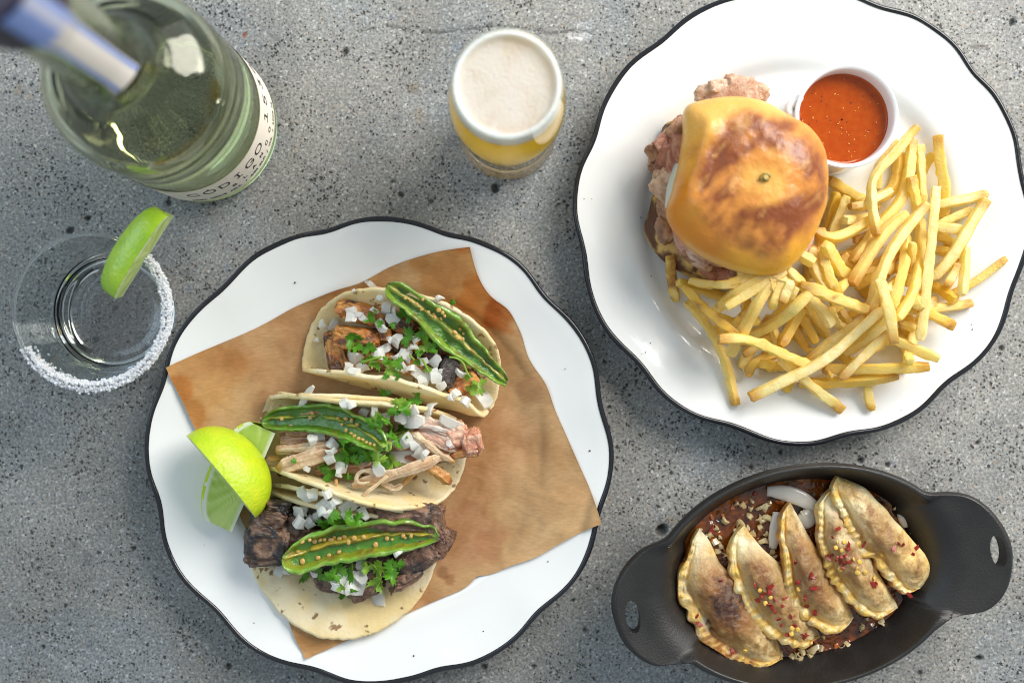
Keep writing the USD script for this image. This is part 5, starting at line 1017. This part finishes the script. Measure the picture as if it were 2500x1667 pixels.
    leaves(t3, cT3, [(900,300,130),(830,380,120),(860,350,120),(1080,350,150),(1010,370,120,1),(1150,340,110),(960,380,110)])
    jalapeno("straight green pepper half with round tan seeds across the bottom taco", cT3,
        [(425,720),(435,800),(500,862),(700,832),(950,778),(1250,728),(1550,660),(1800,600),(1905,550)], [(430,690),(560,560),(750,455),(1000,392),(1350,350),(1600,352),(1780,385),(1890,420),(1928,500)],
        .0045, .90, .50, [(620,560,52),(690,540,50),(735,550,70),(790,540,50),(830,535,62),(895,540,70),(925,515,50),(975,525,66),(1020,510,60),(1060,560,66),(1115,520,66),(1205,510,68),(1320,585,66),(1430,525,60),(1480,535,44),(1585,500,54),(1660,500,52),(575,650,56),(620,745,72),(770,710,66),(875,685,66),(970,655,60),(1605,520,40)], ((.14, .33, .028), (.25, .26, .022), (.50, .36, .04)), 9)
    onions(t3, cT3, [(405,820,140),(470,830,90),(1190,760,150,.9),(1540,670,80,1.2),(1080,950,260,1.2),(1180,890,170),(1000,900,150),(1080,990,150),(960,980,120),(1350,1095,165,.9),(740,860,80)])
    leaves(t3, cT3, [(960,830,150),(1080,860,160),(920,880,120),(1340,870,240,1),(1370,800,150,1),(1330,950,140,1),(1490,810,170),(1470,900,120),(1550,790,110),(790,870,130),(640,870,110),(1240,800,110,1),(1040,1050,110),(990,990,80,1),(1110,1020,70),(850,900,90)])
tacos()
for k, (x, y, s, lg, lab) in enumerate([(610, 262, 60, .9, "tiny onion square alone on the paper above the top taco"), (765, 210, 100, 2.0, "thin onion sliver alone on the paper above the top taco")]):
    m = onion_mesh(settle(cT1(x, y), .002, .0010), s * .262 * PX * .8, lg, .1); solo("onion_piece", m, M["onion"], lab, "onion", smooth=35)

# ------------------------------------------------------------------ lime wedges on the plate
def limes():
    a0, a1 = P(566, 1298, .027), P(672, 1058, .027); ax = a1 - a0; cc = (a0 + a1) / 2
    t = thing("lime_wedge", "lime wedge lying cut side up beneath the other beside the tacos", "lime wedge", cc - [0, 0, .015])
    lime_wedge(t, cc, ax, np.array([-.80, .18, -.58]), math.radians(68), np.linalg.norm(ax) / 2 * 1.10, .0265, M["peel"], taper=.55, trunc=.42, seed=11)
    a0, a1 = P(462, 1062, .036), P(626, 1256, .036); ax = a1 - a0; cc = (a0 + a1) / 2 + np.array([-.0022, -.0018, -.004])
    t = thing("lime_wedge", "bright yellow-green lime wedge lying peel up on top of the other", "lime wedge", cc - [0, 0, .015])
    perp = np.array([-ax[1], ax[0], 0]); perp /= np.linalg.norm(perp); perp *= np.sign(perp[0])
    lime_wedge(t, cc, ax, perp * .93 + np.array([0, 0, .36]), math.radians(98), np.linalg.norm(ax) / 2 * 1.04, .0248, M["peel"], taper=.92, trunc=.10, seed=6)
limes()

# ------------------------------------------------------------------ cast iron pan
def pan():
    import manifold3d as m3
    zr = .043
    rim = [(2000,1130),(2026,1130),(1829,1162),(1759,1200),(1689,1252),(1644,1301),(2124,1141),(2194,1165),(2229,1183),(2299,1542),(2246,1580),(2194,1615),(2124,1650),(2075,1667),(1689,1626),(1742,1654),(1776,1667)]
    w = np.array([P(*q, zr)[:2] for q in rim]); s = .1; q = w / s
    A = np.stack([q[:, 0] ** 2, q[:, 0] * q[:, 1], q[:, 1] ** 2, q[:, 0], q[:, 1]], 1); k = np.linalg.lstsq(A, np.ones(len(q)), rcond=None)[0]
    Q = np.array([[k[0], k[1] / 2], [k[1] / 2, k[2]]]); c = np.linalg.solve(-2 * Q, k[3:5]); val = 1 + c @ Q @ c; Q = Q / val / s ** 2; c = c * s
    el = lambda a: 1 / np.sqrt(Q[0, 0] * np.cos(a) ** 2 + 2 * Q[0, 1] * np.cos(a) * np.sin(a) + Q[1, 1] * np.sin(a) ** 2)
    HL = [(1642,1306),(1619,1322),(1585,1336),(1550,1361),(1518,1399),(1499,1441),(1493,1476),(1501,1521),(1522,1570),(1557,1608),(1592,1629),(1626,1635),(1662,1622)]
    HR = [(2272,1203),(2300,1206),(2351,1204),(2396,1221),(2438,1260),(2466,1305),(2478,1343),(2478,1385),(2470,1427),(2452,1462),(2424,1490),(2389,1505),(2348,1506),(2325,1514),(2306,1534)]
    n = 360; a = np.linspace(-np.pi, np.pi, n, endpoint=False); r = el(a); R = r.copy()
    for H in (HL, HR):
        d = np.array([P(*p, zr)[:2] for p in H]) - c; d = resample(d, 200); th = np.arctan2(d[:, 1], d[:, 0]) % (2 * np.pi); o = np.argsort(th); th, rad = th[o], np.hypot(d[:, 0], d[:, 1])[o]
        if th[-1] - th[0] > np.pi: th = np.where(th > np.pi, th - 2 * np.pi, th); o = np.argsort(th); th, rad = th[o], rad[o]
        for off in (-2 * np.pi, 0, 2 * np.pi):
            mk = (a + off >= th[0]) & (a + off <= th[-1]); R[mk] = np.maximum(R[mk], np.interp(a[mk] + off, th, rad))
    ker = np.ones(5) / 5; R = np.maximum(np.convolve(np.r_[R[-2:], R, R[:2]], ker, "valid"), r)
    E = R / r; hw = sstep(1.005, 1.13, E)
    def ztop(e):
        wall = .006 + (zr - .006) * np.clip((e - .70) / (.952 - .70), 0, 1) ** 1.25; wall = np.where(e > .952, zr, wall)
        t = np.clip((e - .70) / .36, 0, 1); hz = .006 + .0335 * (1 - (1 - t) ** 2.4); hz = hz + .0045 * sstep(1.0, 1.35, e)
        return wall * (1 - hw) + hz * hw
    def zund(e):
        b = .038 * np.clip((e - .70) / .29, 0, 1) ** .8; h = .031 * np.clip((e - .70) / .27, 0, 1) ** .8 + .003 * sstep(1., 1.3, e); return b * (1 - hw) + h * hw
    S = np.r_[np.linspace(.02, .66, 10), np.linspace(.68, .94, 30), np.linspace(.948, .992, 8)]
    rows = []
    for s_ in S:
        z = ztop(s_ * E); z = z - .0022 * sstep(.975, 1.0, s_); rows.append((s_, z))
    rows.append((1.0, ztop(E) - .0034))
    rows.append((.998, np.minimum(ztop(E) - .0055, zr - .0055)))
    for s_ in np.r_[.985, np.linspace(.96, .68, 16), .4, .05]: rows.append((s_, np.minimum(zund(s_ * E), ztop(s_ * E) - .004)))
    v = np.vstack([np.stack([c[0] + s_ * R * np.cos(a), c[1] + s_ * R * np.sin(a), z], 1) for s_, z in rows]); f = grid_faces(len(rows), n, wrap_m=True)
    v = np.vstack([v, [[*c, .006], [*c, 0.0]]]); i = np.arange(n); L0 = (len(rows) - 1) * n
    f = np.vstack([f, np.stack([np.full(n, len(v) - 2), i, (i + 1) % n], 1), np.stack([np.full(n, len(v) - 1), L0 + (i + 1) % n, L0 + i], 1)])
    if np.cross(v[f[-1, 1]] - v[f[-1, 0]], v[f[-1, 2]] - v[f[-1, 0]])[2] > 0: f = f[:, ::-1]
    if trimesh.Trimesh(v, f, process=False).volume < 0: f = f[:, ::-1]
    _, _, N = usdkit.meshkit.arrays((v, f), True)
    man = m3.Manifold(m3.Mesh(np.asarray(v, np.float32), np.asarray(f, np.uint32)))
    def prism(px, rx, ry, tilt, z):
        cc = P(*px, z); th = np.linspace(0, 2 * np.pi, 40, endpoint=False); p = np.stack([rx * np.cos(th), ry * np.sin(th)], 1) @ rotz(tilt)[:2, :2].T + cc[:2]
        return m3.Manifold.extrude(m3.CrossSection([p]), .12).translate([0, 0, -.02])
    for px in ((1545, 1504), (2433, 1343)): man = man - prism(px, .0040, .0090, .17, .040)
    e = 1.03; ring = np.stack([c[0] + e * r * np.cos(a), c[1] + e * r * np.sin(a)], 1); cyl = m3.Manifold.extrude(m3.CrossSection([ring]), .12).translate([0, 0, -.02])
    pieces = sorted((man - cyl).decompose(), key=lambda x: -x.volume()); body = man ^ cyl
    from scipy.spatial import cKDTree
    tree = cKDTree(v)
    def put(name, m_):
        x = m_.to_mesh(); vv, ff = np.array(x.vert_properties[:, :3], float), np.array(x.tri_verts)
        a1, a2, a3 = usdkit.meshkit.arrays((vv, ff), 40)
        d, ix = tree.query(a1, 4); dots = np.einsum("ijk,ik->ij", N[ix], a3); b = dots.argmax(1); ok = (d.min(1) < .0012) & (dots.max(1) > .6)
        nn = np.where(ok[:, None], N[ix[np.arange(len(ix)), b]], a3)
        p = t.path + "/" + numbered(t.path, name); g = usdkit.mesh(stage, p, (a1 - t.base, a2), M["iron"], smooth=True); g.CreateNormalsAttr(Vt.Vec3fArray.FromNumpy(nn.astype(np.float32))); stamp((vv, ff))
    t = thing("cast_iron_pan", "small oval black cast iron pan with two pierced handles holding dumplings", "pan", (*c, 0))
    put("pan_body", body)
    for q_ in pieces[:2]: put("handle", q_)
    # chilli broth
    zl = .0185; eb = .70 + .252 * ((zl - .006) / (zr - .006)) ** (1 / 1.25) + .004; ebh = .70 + .36 * (1 - (1 - (zl - .006) / .0335) ** (1 / 2.4)) + .004
    eb = eb * (1 - hw) + ebh * hw
    F = np.r_[np.linspace(.02, .93, 44), .96, .985, 1.0]; vv = np.stack([c[0] + F[:, None] * eb * r * np.cos(a), c[1] + F[:, None] * eb * r * np.sin(a), np.full((len(F), n), zl)], -1)
    vv[..., 2] += (meshkit.fbm(vv * 75, 3, 3) - .5) * .0034 * sstep(1., .9, F)[:, None] + .0007 * sstep(.96, 1., F)[:, None]
    lo = vv.copy(); lo[..., 2] = .012; lo[..., :2] = c + (lo[..., :2] - c) * .97; f1 = grid_faces(len(F), n, wrap_m=True)
    fz = np.cross(vv.reshape(-1, 3)[f1[0, 1]] - vv.reshape(-1, 3)[f1[0, 0]], vv.reshape(-1, 3)[f1[0, 2]] - vv.reshape(-1, 3)[f1[0, 0]])[2]
    if fz < 0: f1 = f1[:, ::-1]
    b = thing("chilli_broth", "oily red-brown broth with braised cabbage pooled in the iron pan", "broth", (*c, .012))
    part(b, "broth_pool", (np.vstack([vv.reshape(-1, 3), lo.reshape(-1, 3)]), np.vstack([f1, f1[:, ::-1] + len(F) * n])), M["broth"]); stamp((vv.reshape(-1, 3), f1))
    rg = np.random.default_rng(8)
    spots = [cP1(x, y) for x, y in [(905,500),(940,460),(985,480),(1030,520),(1065,410),(1100,440),(1130,420),(1060,350),(1010,340),(1080,480),(1120,520),(1150,560),(1100,580),(1180,680),(1210,720),(1160,650),(800,600),(770,580),(820,670),(730,530),(760,480),(700,540),(780,650),(450,920),(460,980),(440,1010),(490,960),(560,1230),(540,1210),(590,1260),(1300,1390),(1370,1350),(1420,1380),(1450,1340),(960,330),(1120,340),(830,430),(1000,400),(500,830),(480,760),(560,700),(660,560)]]
    spots += [cP2(x, y) for x, y in [(1140,660),(1180,660),(1110,640),(1050,960),(1070,980),(1040,930),(940,1080),(910,1100),(880,340),(920,380),(960,420),(1060,600),(1090,540),(1010,520),(530,1290),(500,1300),(300,1330),(350,1320),(220,1340),(200,1390),(150,1380),(60,1350),(520,470)]]
    for q_ in spots:
        size = rg.uniform(.0022, .0050); zq = P(*q_, .0188 + rg.uniform(0, .0015)); m = onion_mesh(zq, size, rg.uniform(.7, 1.9), .6)
        part(b, "cabbage_piece", m, M["cabbage"], smooth=40)
    spots = []
    for k in range(90):                                          # finer shreds floating in the broth
        q_ = (rg.uniform(1660, 2260), rg.uniform(1200, 1640)); p = settle(q_, .001, .0)
        if .017 < p[2] < .0212: part(b, "cabbage_piece", onion_mesh(p + [0, 0, .0003], rg.uniform(.0014, .0032), rg.uniform(.7, 2.0), .6), M["cabbage"], smooth=40)
    for k in range(120):                                         # red oil clots
        q_ = (rg.uniform(1640, 2270), rg.uniform(1190, 1640)); p = settle(q_, .001, .0002)
        if not .017 < p[2] < .0215: continue
        vq, fq = blob(p, np.array([rg.uniform(.0008, .0026), rg.uniform(.0006, .0014), .0004]), rg.uniform(0, 3), 0, k, .4, 2, .8, 2, .1); part(b, "chilli_clot", (vq, fq), M["flake"] if rg.random() < .25 else M["broth_red"])
    def strip(pts, zs, w, lab):
        px = resample(pts, 24); z = np.interp(np.linspace(0, 1, 24), np.linspace(0, 1, len(zs)), zs); path = np.array([P(*q, h) for q, h in zip(px, z)])
        u = np.linspace(0, 1, 24); k = w * (.35 + .65 * np.sin(np.pi * np.clip(u, .06, .94)) ** .5); m = sweep(path, k, .0016, sides=14)
        solo("onion_strip", m, M["onion_cooked"], lab, "onion"); stamp(m)
    strip([cP1(1125,225),cP1(1230,235),cP1(1370,280),cP1(1490,355)], [.020,.0225,.0225,.021], .0046, "long pale onion strip at the top of the pan")
    strip([cP1(1195,370),cP1(1190,480),cP1(1165,620)], [.021,.0225,.020], .0038, "pale onion strip standing left of the middle dumpling's tip")
    strip([cP1(1340,420),cP1(1400,420),cP1(1420,360)], [.021,.0228,.021], .0055, "short white onion piece right of the middle dumpling's tip")
    strip([cP2(905,350),cP2(935,400),cP2(945,470)], [.020,.022,.020], .0036, "pale onion strip by the right edge of the last dumpling")
    return c
M["broth_red"] = mat("red_oil", (.42, .075, .008), .1, coat=.5, vary=(200., .6, (.55, .20, .03)))
pan()

# ------------------------------------------------------------------ dumplings
DUMP = [
 ("leftmost dumpling with a burnt dark patch on its belly", [cP1(*q) for q in [(650,492),(605,570),(578,660),(530,760),(500,850),(490,930),(530,1015),(565,1090),(605,1160),(655,1270),(760,1350),(860,1415),(960,1455),(1080,1465),(1170,1435),(1235,1395)]],
  [cP1(*q) for q in [(650,492),(700,540),(755,640),(800,730),(860,790),(960,900),(1060,1050),(1170,1200),(1235,1395)]], (1780,1478), 1.0),
 ("second dumpling from the left with a pale tip and chilli flakes", [cP1(*q) for q in [(965,462),(905,530),(870,620),(860,720),(880,850),(920,960),(970,1060),(1040,1150),(1110,1220),(1200,1280),(1290,1310),(1380,1325),(1440,1300)]]+[cP2(280,1300),cP2(352,1245)],
  [cP1(*q) for q in [(965,462),(1040,560),(1120,650),(1200,720),(1250,800),(1330,950),(1420,1080)]]+[cP2(352,1245)], (1880,1445), .25),
 ("middle dumpling leaning between two others, narrow tip up", [cP1(*q) for q in [(1288,308),(1235,380),(1218,470),(1215,580),(1245,690),(1250,800),(1260,910),(1290,1010),(1350,1090),(1420,1160)]]+[cP2(260,1150),cP2(340,1200),cP2(430,1230),cP2(520,1190),cP2(585,1110)],
  [cP2(*q) for q in [(145,308),(185,380),(240,480),(290,570),(360,680),(430,830),(510,950),(585,1110)]], (1985,1400), .35),
 ("fourth dumpling with a clump of chilli flakes and yellow seeds", [cP2(*q) for q in [(440,205),(370,280),(335,370),(340,460),(330,560),(360,660),(385,760),(420,850),(480,920),(540,1000),(610,1065),(690,1110),(750,1122),(830,1085),(893,1040)]],
  [cP2(*q) for q in [(440,205),(500,330),(560,460),(640,600),(720,730),(790,850),(850,950),(893,1040)]], (2060,1345), .15),
 ("rightmost dumpling, pale and resting on its neighbour", [cP2(*q) for q in [(480,122),(440,190),(455,310),(500,400),(530,490),(580,570),(585,640),(640,685),(720,705),(760,770),(830,850),(880,910),(930,945),(1000,930),(1050,905)]],
  [cP2(*q) for q in [(480,122),(590,165),(680,215),(740,285),(800,340),(860,415),(940,500),(1000,570),(1070,650),(1115,740),(1120,800),(1050,905)]], (2130,1330), .10)]
FLAKES = {0: [(800,850,1),(1040,880,0),(635,1100,1),(650,1155,0),(885,1345,1),(970,1345,2),(535,955,2),(1150,900,0)],
 1: [(1060,990,1),(1075,920,2),(1090,960,1),(1110,940,1),(1145,935,1),(1150,970,2),(1185,985,1),(1135,1020,1),(1115,1010,2),(1160,1040,1),(1180,1070,1),(1210,1120,1),(1150,890,1),(1240,1025,1),(1290,1100,1),(1250,975,1),(1225,1165,1),(1300,1185,2),(1295,1220,2),(1320,1165,1),(1340,1195,2),(1270,1230,1),(1390,1240,1)],
 2: [(1340,860,1),(1345,910,2),(1440,825,1),(1455,905,1),(1390,970,1),(1400,1030,1),(1460,1075,1),(1325,725,1)], 3: [], 4: []}
FLAKES2 = {3: [(475,490,1),(435,545,1),(470,580,2),(520,580,2),(460,620,2),(500,640,2),(550,600,1),(545,630,1),(440,670,1),(470,690,1),(500,690,1),(530,680,1),(490,720,1),(520,730,1),(540,720,1),(465,710,1),(585,700,2),(625,720,2),(610,765,2),(610,795,2),(665,795,2),(510,760,1),(490,770,2),(405,690,1),(730,835,2),(725,880,1),(740,870,1),(560,720,1)],
 4: [(655,600,1),(900,590,1),(930,600,1),(1000,665,1),(865,630,1),(1025,620,1),(785,670,2),(975,950,1)], 2: [(245,970,1),(255,1030,1),(310,1075,1),(310,905,1),(290,820,1),(195,860,1),(200,910,2)], 1: [(55,1120,1),(150,1225,2),(245,1230,1)]}
def dumplings():
    r = np.random.default_rng(2)
    n = 150
    for k, (lab, left, right, spot, char) in enumerate(DUMP):
        L, Rr = resample(left, n), resample(right, n); s = np.linspace(0, 1, n); T = np.r_[np.linspace(0, .70, 26), np.linspace(.72, 1, 14)]
        pleat = np.sin(2 * np.pi * (s * 10 + 1.1 * np.sin(5 * s + k) + .5 * np.sin(13 * s + 2 * k))) * (.55 + .9 * meshkit.noise(np.stack([s * 14, s * 0, s * 0 + k], 1), 3)) * np.minimum(1, np.minimum(s, 1 - s) * 10)
        env = np.sin(np.pi * np.clip(s, .004, .996)) ** .62; zb = .021 + .0015 * k; wd = np.hypot(*(L - Rr).T) / np.hypot(*(L - Rr).T).max()
        z = np.zeros((n, len(T)))
        dome = np.sin(np.pi * np.clip(.10 + T * 1.12, 0, 1)) ** .75; dome = np.where(T < .80, np.maximum(dome, 0), 0) * sstep(.80, .68, T)
        z = zb + .0060 * T[None, :] + (.0112 * env * np.clip(wd * 1.3, .25, 1))[:, None] * dome[None, :]
        crest = sstep(.74, .84, T) * (1 - .55 * sstep(.90, 1.0, T)); fold = np.sin(2 * np.pi * (s[:, None] * 23 + .8 * np.sin(9 * s[:, None] + k) + 1.1 * T[None, :])); z = z + crest[None, :] * (.0022 + .0011 * pleat[:, None] + .0006 * fold) * np.minimum(1, env * 1.6)[:, None]
        q = Rr[:, None] + (L - Rr)[:, None] * (T[None, :, None] * (1 + .030 * pleat[:, None, None] * sstep(.75, 1, T)[None, :, None]))
        sc = (D - z) / D * PX; v = np.stack([(q[..., 0] - 1250) * sc, (833.5 - q[..., 1]) * sc, z], -1)
        v[..., 2] += (meshkit.fbm(v * 130 + k, 3, k) - .5) * .0046 * (T < .85)[None, :] + (meshkit.fbm(v * 330 + k, 2, k) - .5) * .0008
        lo = v.copy(); lo[..., 2] = np.maximum(zb - .004, .012) + .004 * T[None, :]; lo[..., :2] = v[..., :2] * .99 + v[n // 2, 12, :2] * .01
        f = grid_faces(n, len(T)); N = n * len(T); vv = v.reshape(-1, 3)
        if np.cross(vv[f[2000, 1]] - vv[f[2000, 0]], vv[f[2000, 2]] - vv[f[2000, 0]])[2] < 0: f = f[:, ::-1]; flip = True
        m = len(T); ring = np.r_[np.arange(n) * m, (n - 1) * m + np.arange(1, m), np.arange(n - 2, -1, -1) * m + m - 1, np.arange(m - 2, 0, -1)]; b = np.roll(ring, -1)
        side = np.vstack([np.stack([ring, ring + N, b], 1), np.stack([b, ring + N, b + N], 1)])
        full = np.vstack([vv, lo.reshape(-1, 3)])
        ff = np.vstack([f, f[:, ::-1] + N, side]); ff2 = np.vstack([f, f[:, ::-1] + N, side[:, ::-1]])
        if trimesh.Trimesh(full, ff2, process=False).is_winding_consistent: ff = ff2
        n1 = meshkit.fbm(vv * 110 + 3 * k, 4, k); n2 = meshkit.fbm(vv * 320 + k, 4, k + 9); n3 = meshkit.fbm(vv * 60 + 2 * k, 3, k + 20)
        TT, SS = np.tile(T, n), np.repeat(s, m)
        col = lerp((.82, .55, .20), (.90, .74, .42), sstep(.35, .62, n3))
        belly = np.sin(np.pi * np.clip(TT / .80, 0, 1)) * np.sin(np.pi * SS) ** .5 * (TT < .80)
        col = lerp(col, (.40, .245, .085), np.clip(belly * sstep(.25, .50, n1) * 1.25, 0, .95)); col = lerp(col, (.19, .075, .018), np.clip(belly * sstep(.42, .60, n2) * sstep(.42, .60, n1) * .95, 0, 1))
        c = P(*spot, .035); d = np.hypot(vv[:, 0] - c[0], (vv[:, 1] - c[1]) * .75) / .0150 + 1.3 * (n1 - .5)
        col = lerp(col, (.26, .105, .025), np.clip(sstep(1.6, .7, d) * (.4 + .6 * char), 0, 1) * (.92 if char > .3 else .6)); col = lerp(col, (.055, .018, .010), sstep(.95, .35, d + .9 * (n2 - .5)) * char)
        cr = sstep(.70, .80, TT); col = lerp(col, (.85, .50, .11), cr * sstep(.25, .55, n1)); col = lerp(col, (.88, .74, .44), cr * sstep(.45, .7, n2) * .8); col = lerp(col, (.42, .17, .035), sstep(.93, 1.0, TT + .16 * (n2 - .5)) * sstep(.40, .60, n1) * .85)
        speck = meshkit.noise(vv * 900 + k, 7); col = lerp(col, (.24, .12, .04), belly * sstep(.62, .80, speck) * .55)
        if k == 0: col = lerp(col, (.42, .14, .025), cr * sstep(.50, .62, SS) * sstep(.92, .8, SS) * sstep(.3, .6, n2)); 
        col = lerp(col, (.86, .74, .50), sstep(.30, .08, SS) * sstep(.35, .6, n3) * .8 * (TT < .86))
        t = thing("dumpling", lab, "dumpling", np.array([*full[:, :2].mean(0), full[:, 2].min()]))
        a_, b_ = f, None
        # wrapper and crimp are separate parts, split along the pleat line
        fi = f.reshape(-1, 3); crimp = (TT[fi].mean(1) > .78)
        nrm = usdkit.meshkit.arrays((full, ff), True)[2]
        def sub(name, faces, label=None):
            u_, inv = np.unique(faces, return_inverse=True); pth = t.path + "/" + numbered(t.path, name)
            cc = np.vstack([col, col])[u_]; g = usdkit.mesh(stage, pth, (full[u_] - t.base, inv.reshape(-1, 3)), M["dough"], smooth=True); g.CreateNormalsAttr(Vt.Vec3fArray.FromNumpy(nrm[u_].astype(np.float32)))
            UsdGeom.PrimvarsAPI(g).CreatePrimvar("col", Sdf.ValueTypeNames.Color3fArray, "vertex").Set(Vt.Vec3fArray.FromNumpy(np.ascontiguousarray(cc, np.float32)))
            if label: tag(g.GetPrim(), label=label)
        sub("wrapper", np.vstack([fi[~crimp], ff[len(f):]])); sub("crimped_edge", fi[crimp], "pleated golden sealed edge")
        stamp((full, ff))
        DUMP_T.append(t)
    for k in range(5):
        for x, y, kind, crop in [(*q, cP1) for q in FLAKES.get(k, [])] + [(*q, cP2) for q in FLAKES2.get(k, [])]:
            p = settle(crop(x, y), .0008, .0004)
            if kind == 2: part(DUMP_T[k], "chilli_seed", blob(p, np.array([.0014, .0012, .0005]) * r.uniform(.75, 1.05), r.uniform(0, 3), r.normal(0, .4), 2, .05, 1, .9, 1, .02), M["flake_seed"])
            else:
                g = np.array([[-1, -.5, 0], [.3, -.8, .15], [1, .1, -.1], [.2, .7, .2], [-.7, .6, 0]]) * [r.uniform(.0012, .0026), r.uniform(.0008, .0016), .0012] * r.uniform(.8, 1.15)
                vv = np.vstack([g + [0, 0, .0003], g - [0, 0, .0002]]) @ rotz(r.uniform(0, 6.28)).T @ trimesh.transformations.rotation_matrix(r.normal(0, .5), [1, 0, 0])[:3, :3].T + p
                hull = trimesh.Trimesh(vv, process=False).convex_hull; part(DUMP_T[k], "chilli_flake", hull, M["flake"], smooth=False)
DUMP_T = []
dumplings()

# ------------------------------------------------------------------ pepper specks and crumbs scattered on the plates
def specks():
    r = np.random.default_rng(19); vs, fs, k = [], [], 0
    px = [(1426,486),(1580,366),(1565,531),(1590,674),(1588,837),(1567,864),(1576,860),(1525,1010),(2372,792),(2374,804),(2386,870),(2200,1000),(1640,1010),(1880,960),(2070,966),(1445,486),(500,1330),(520,1180),(1010,1600),(1180,1540),(1338,1370),(620,1520),(1440,1100),(1380,900),(720,690)]
    for q in px:
        p = settle(q, .001, .0001); sz = r.uniform(.00018, .00042); v = ico(1)[0] * sz * r.uniform(.6, 1.5, 3) + p; vs.append(v); fs.append(ico(1)[1] + k); k += len(v)
    solo("pepper_crumbs", (np.vstack(vs), np.vstack(fs)), M["speck"], "tiny dark pepper specks scattered over both white plates", "crumbs", kind="stuff", smooth=False)
specks()
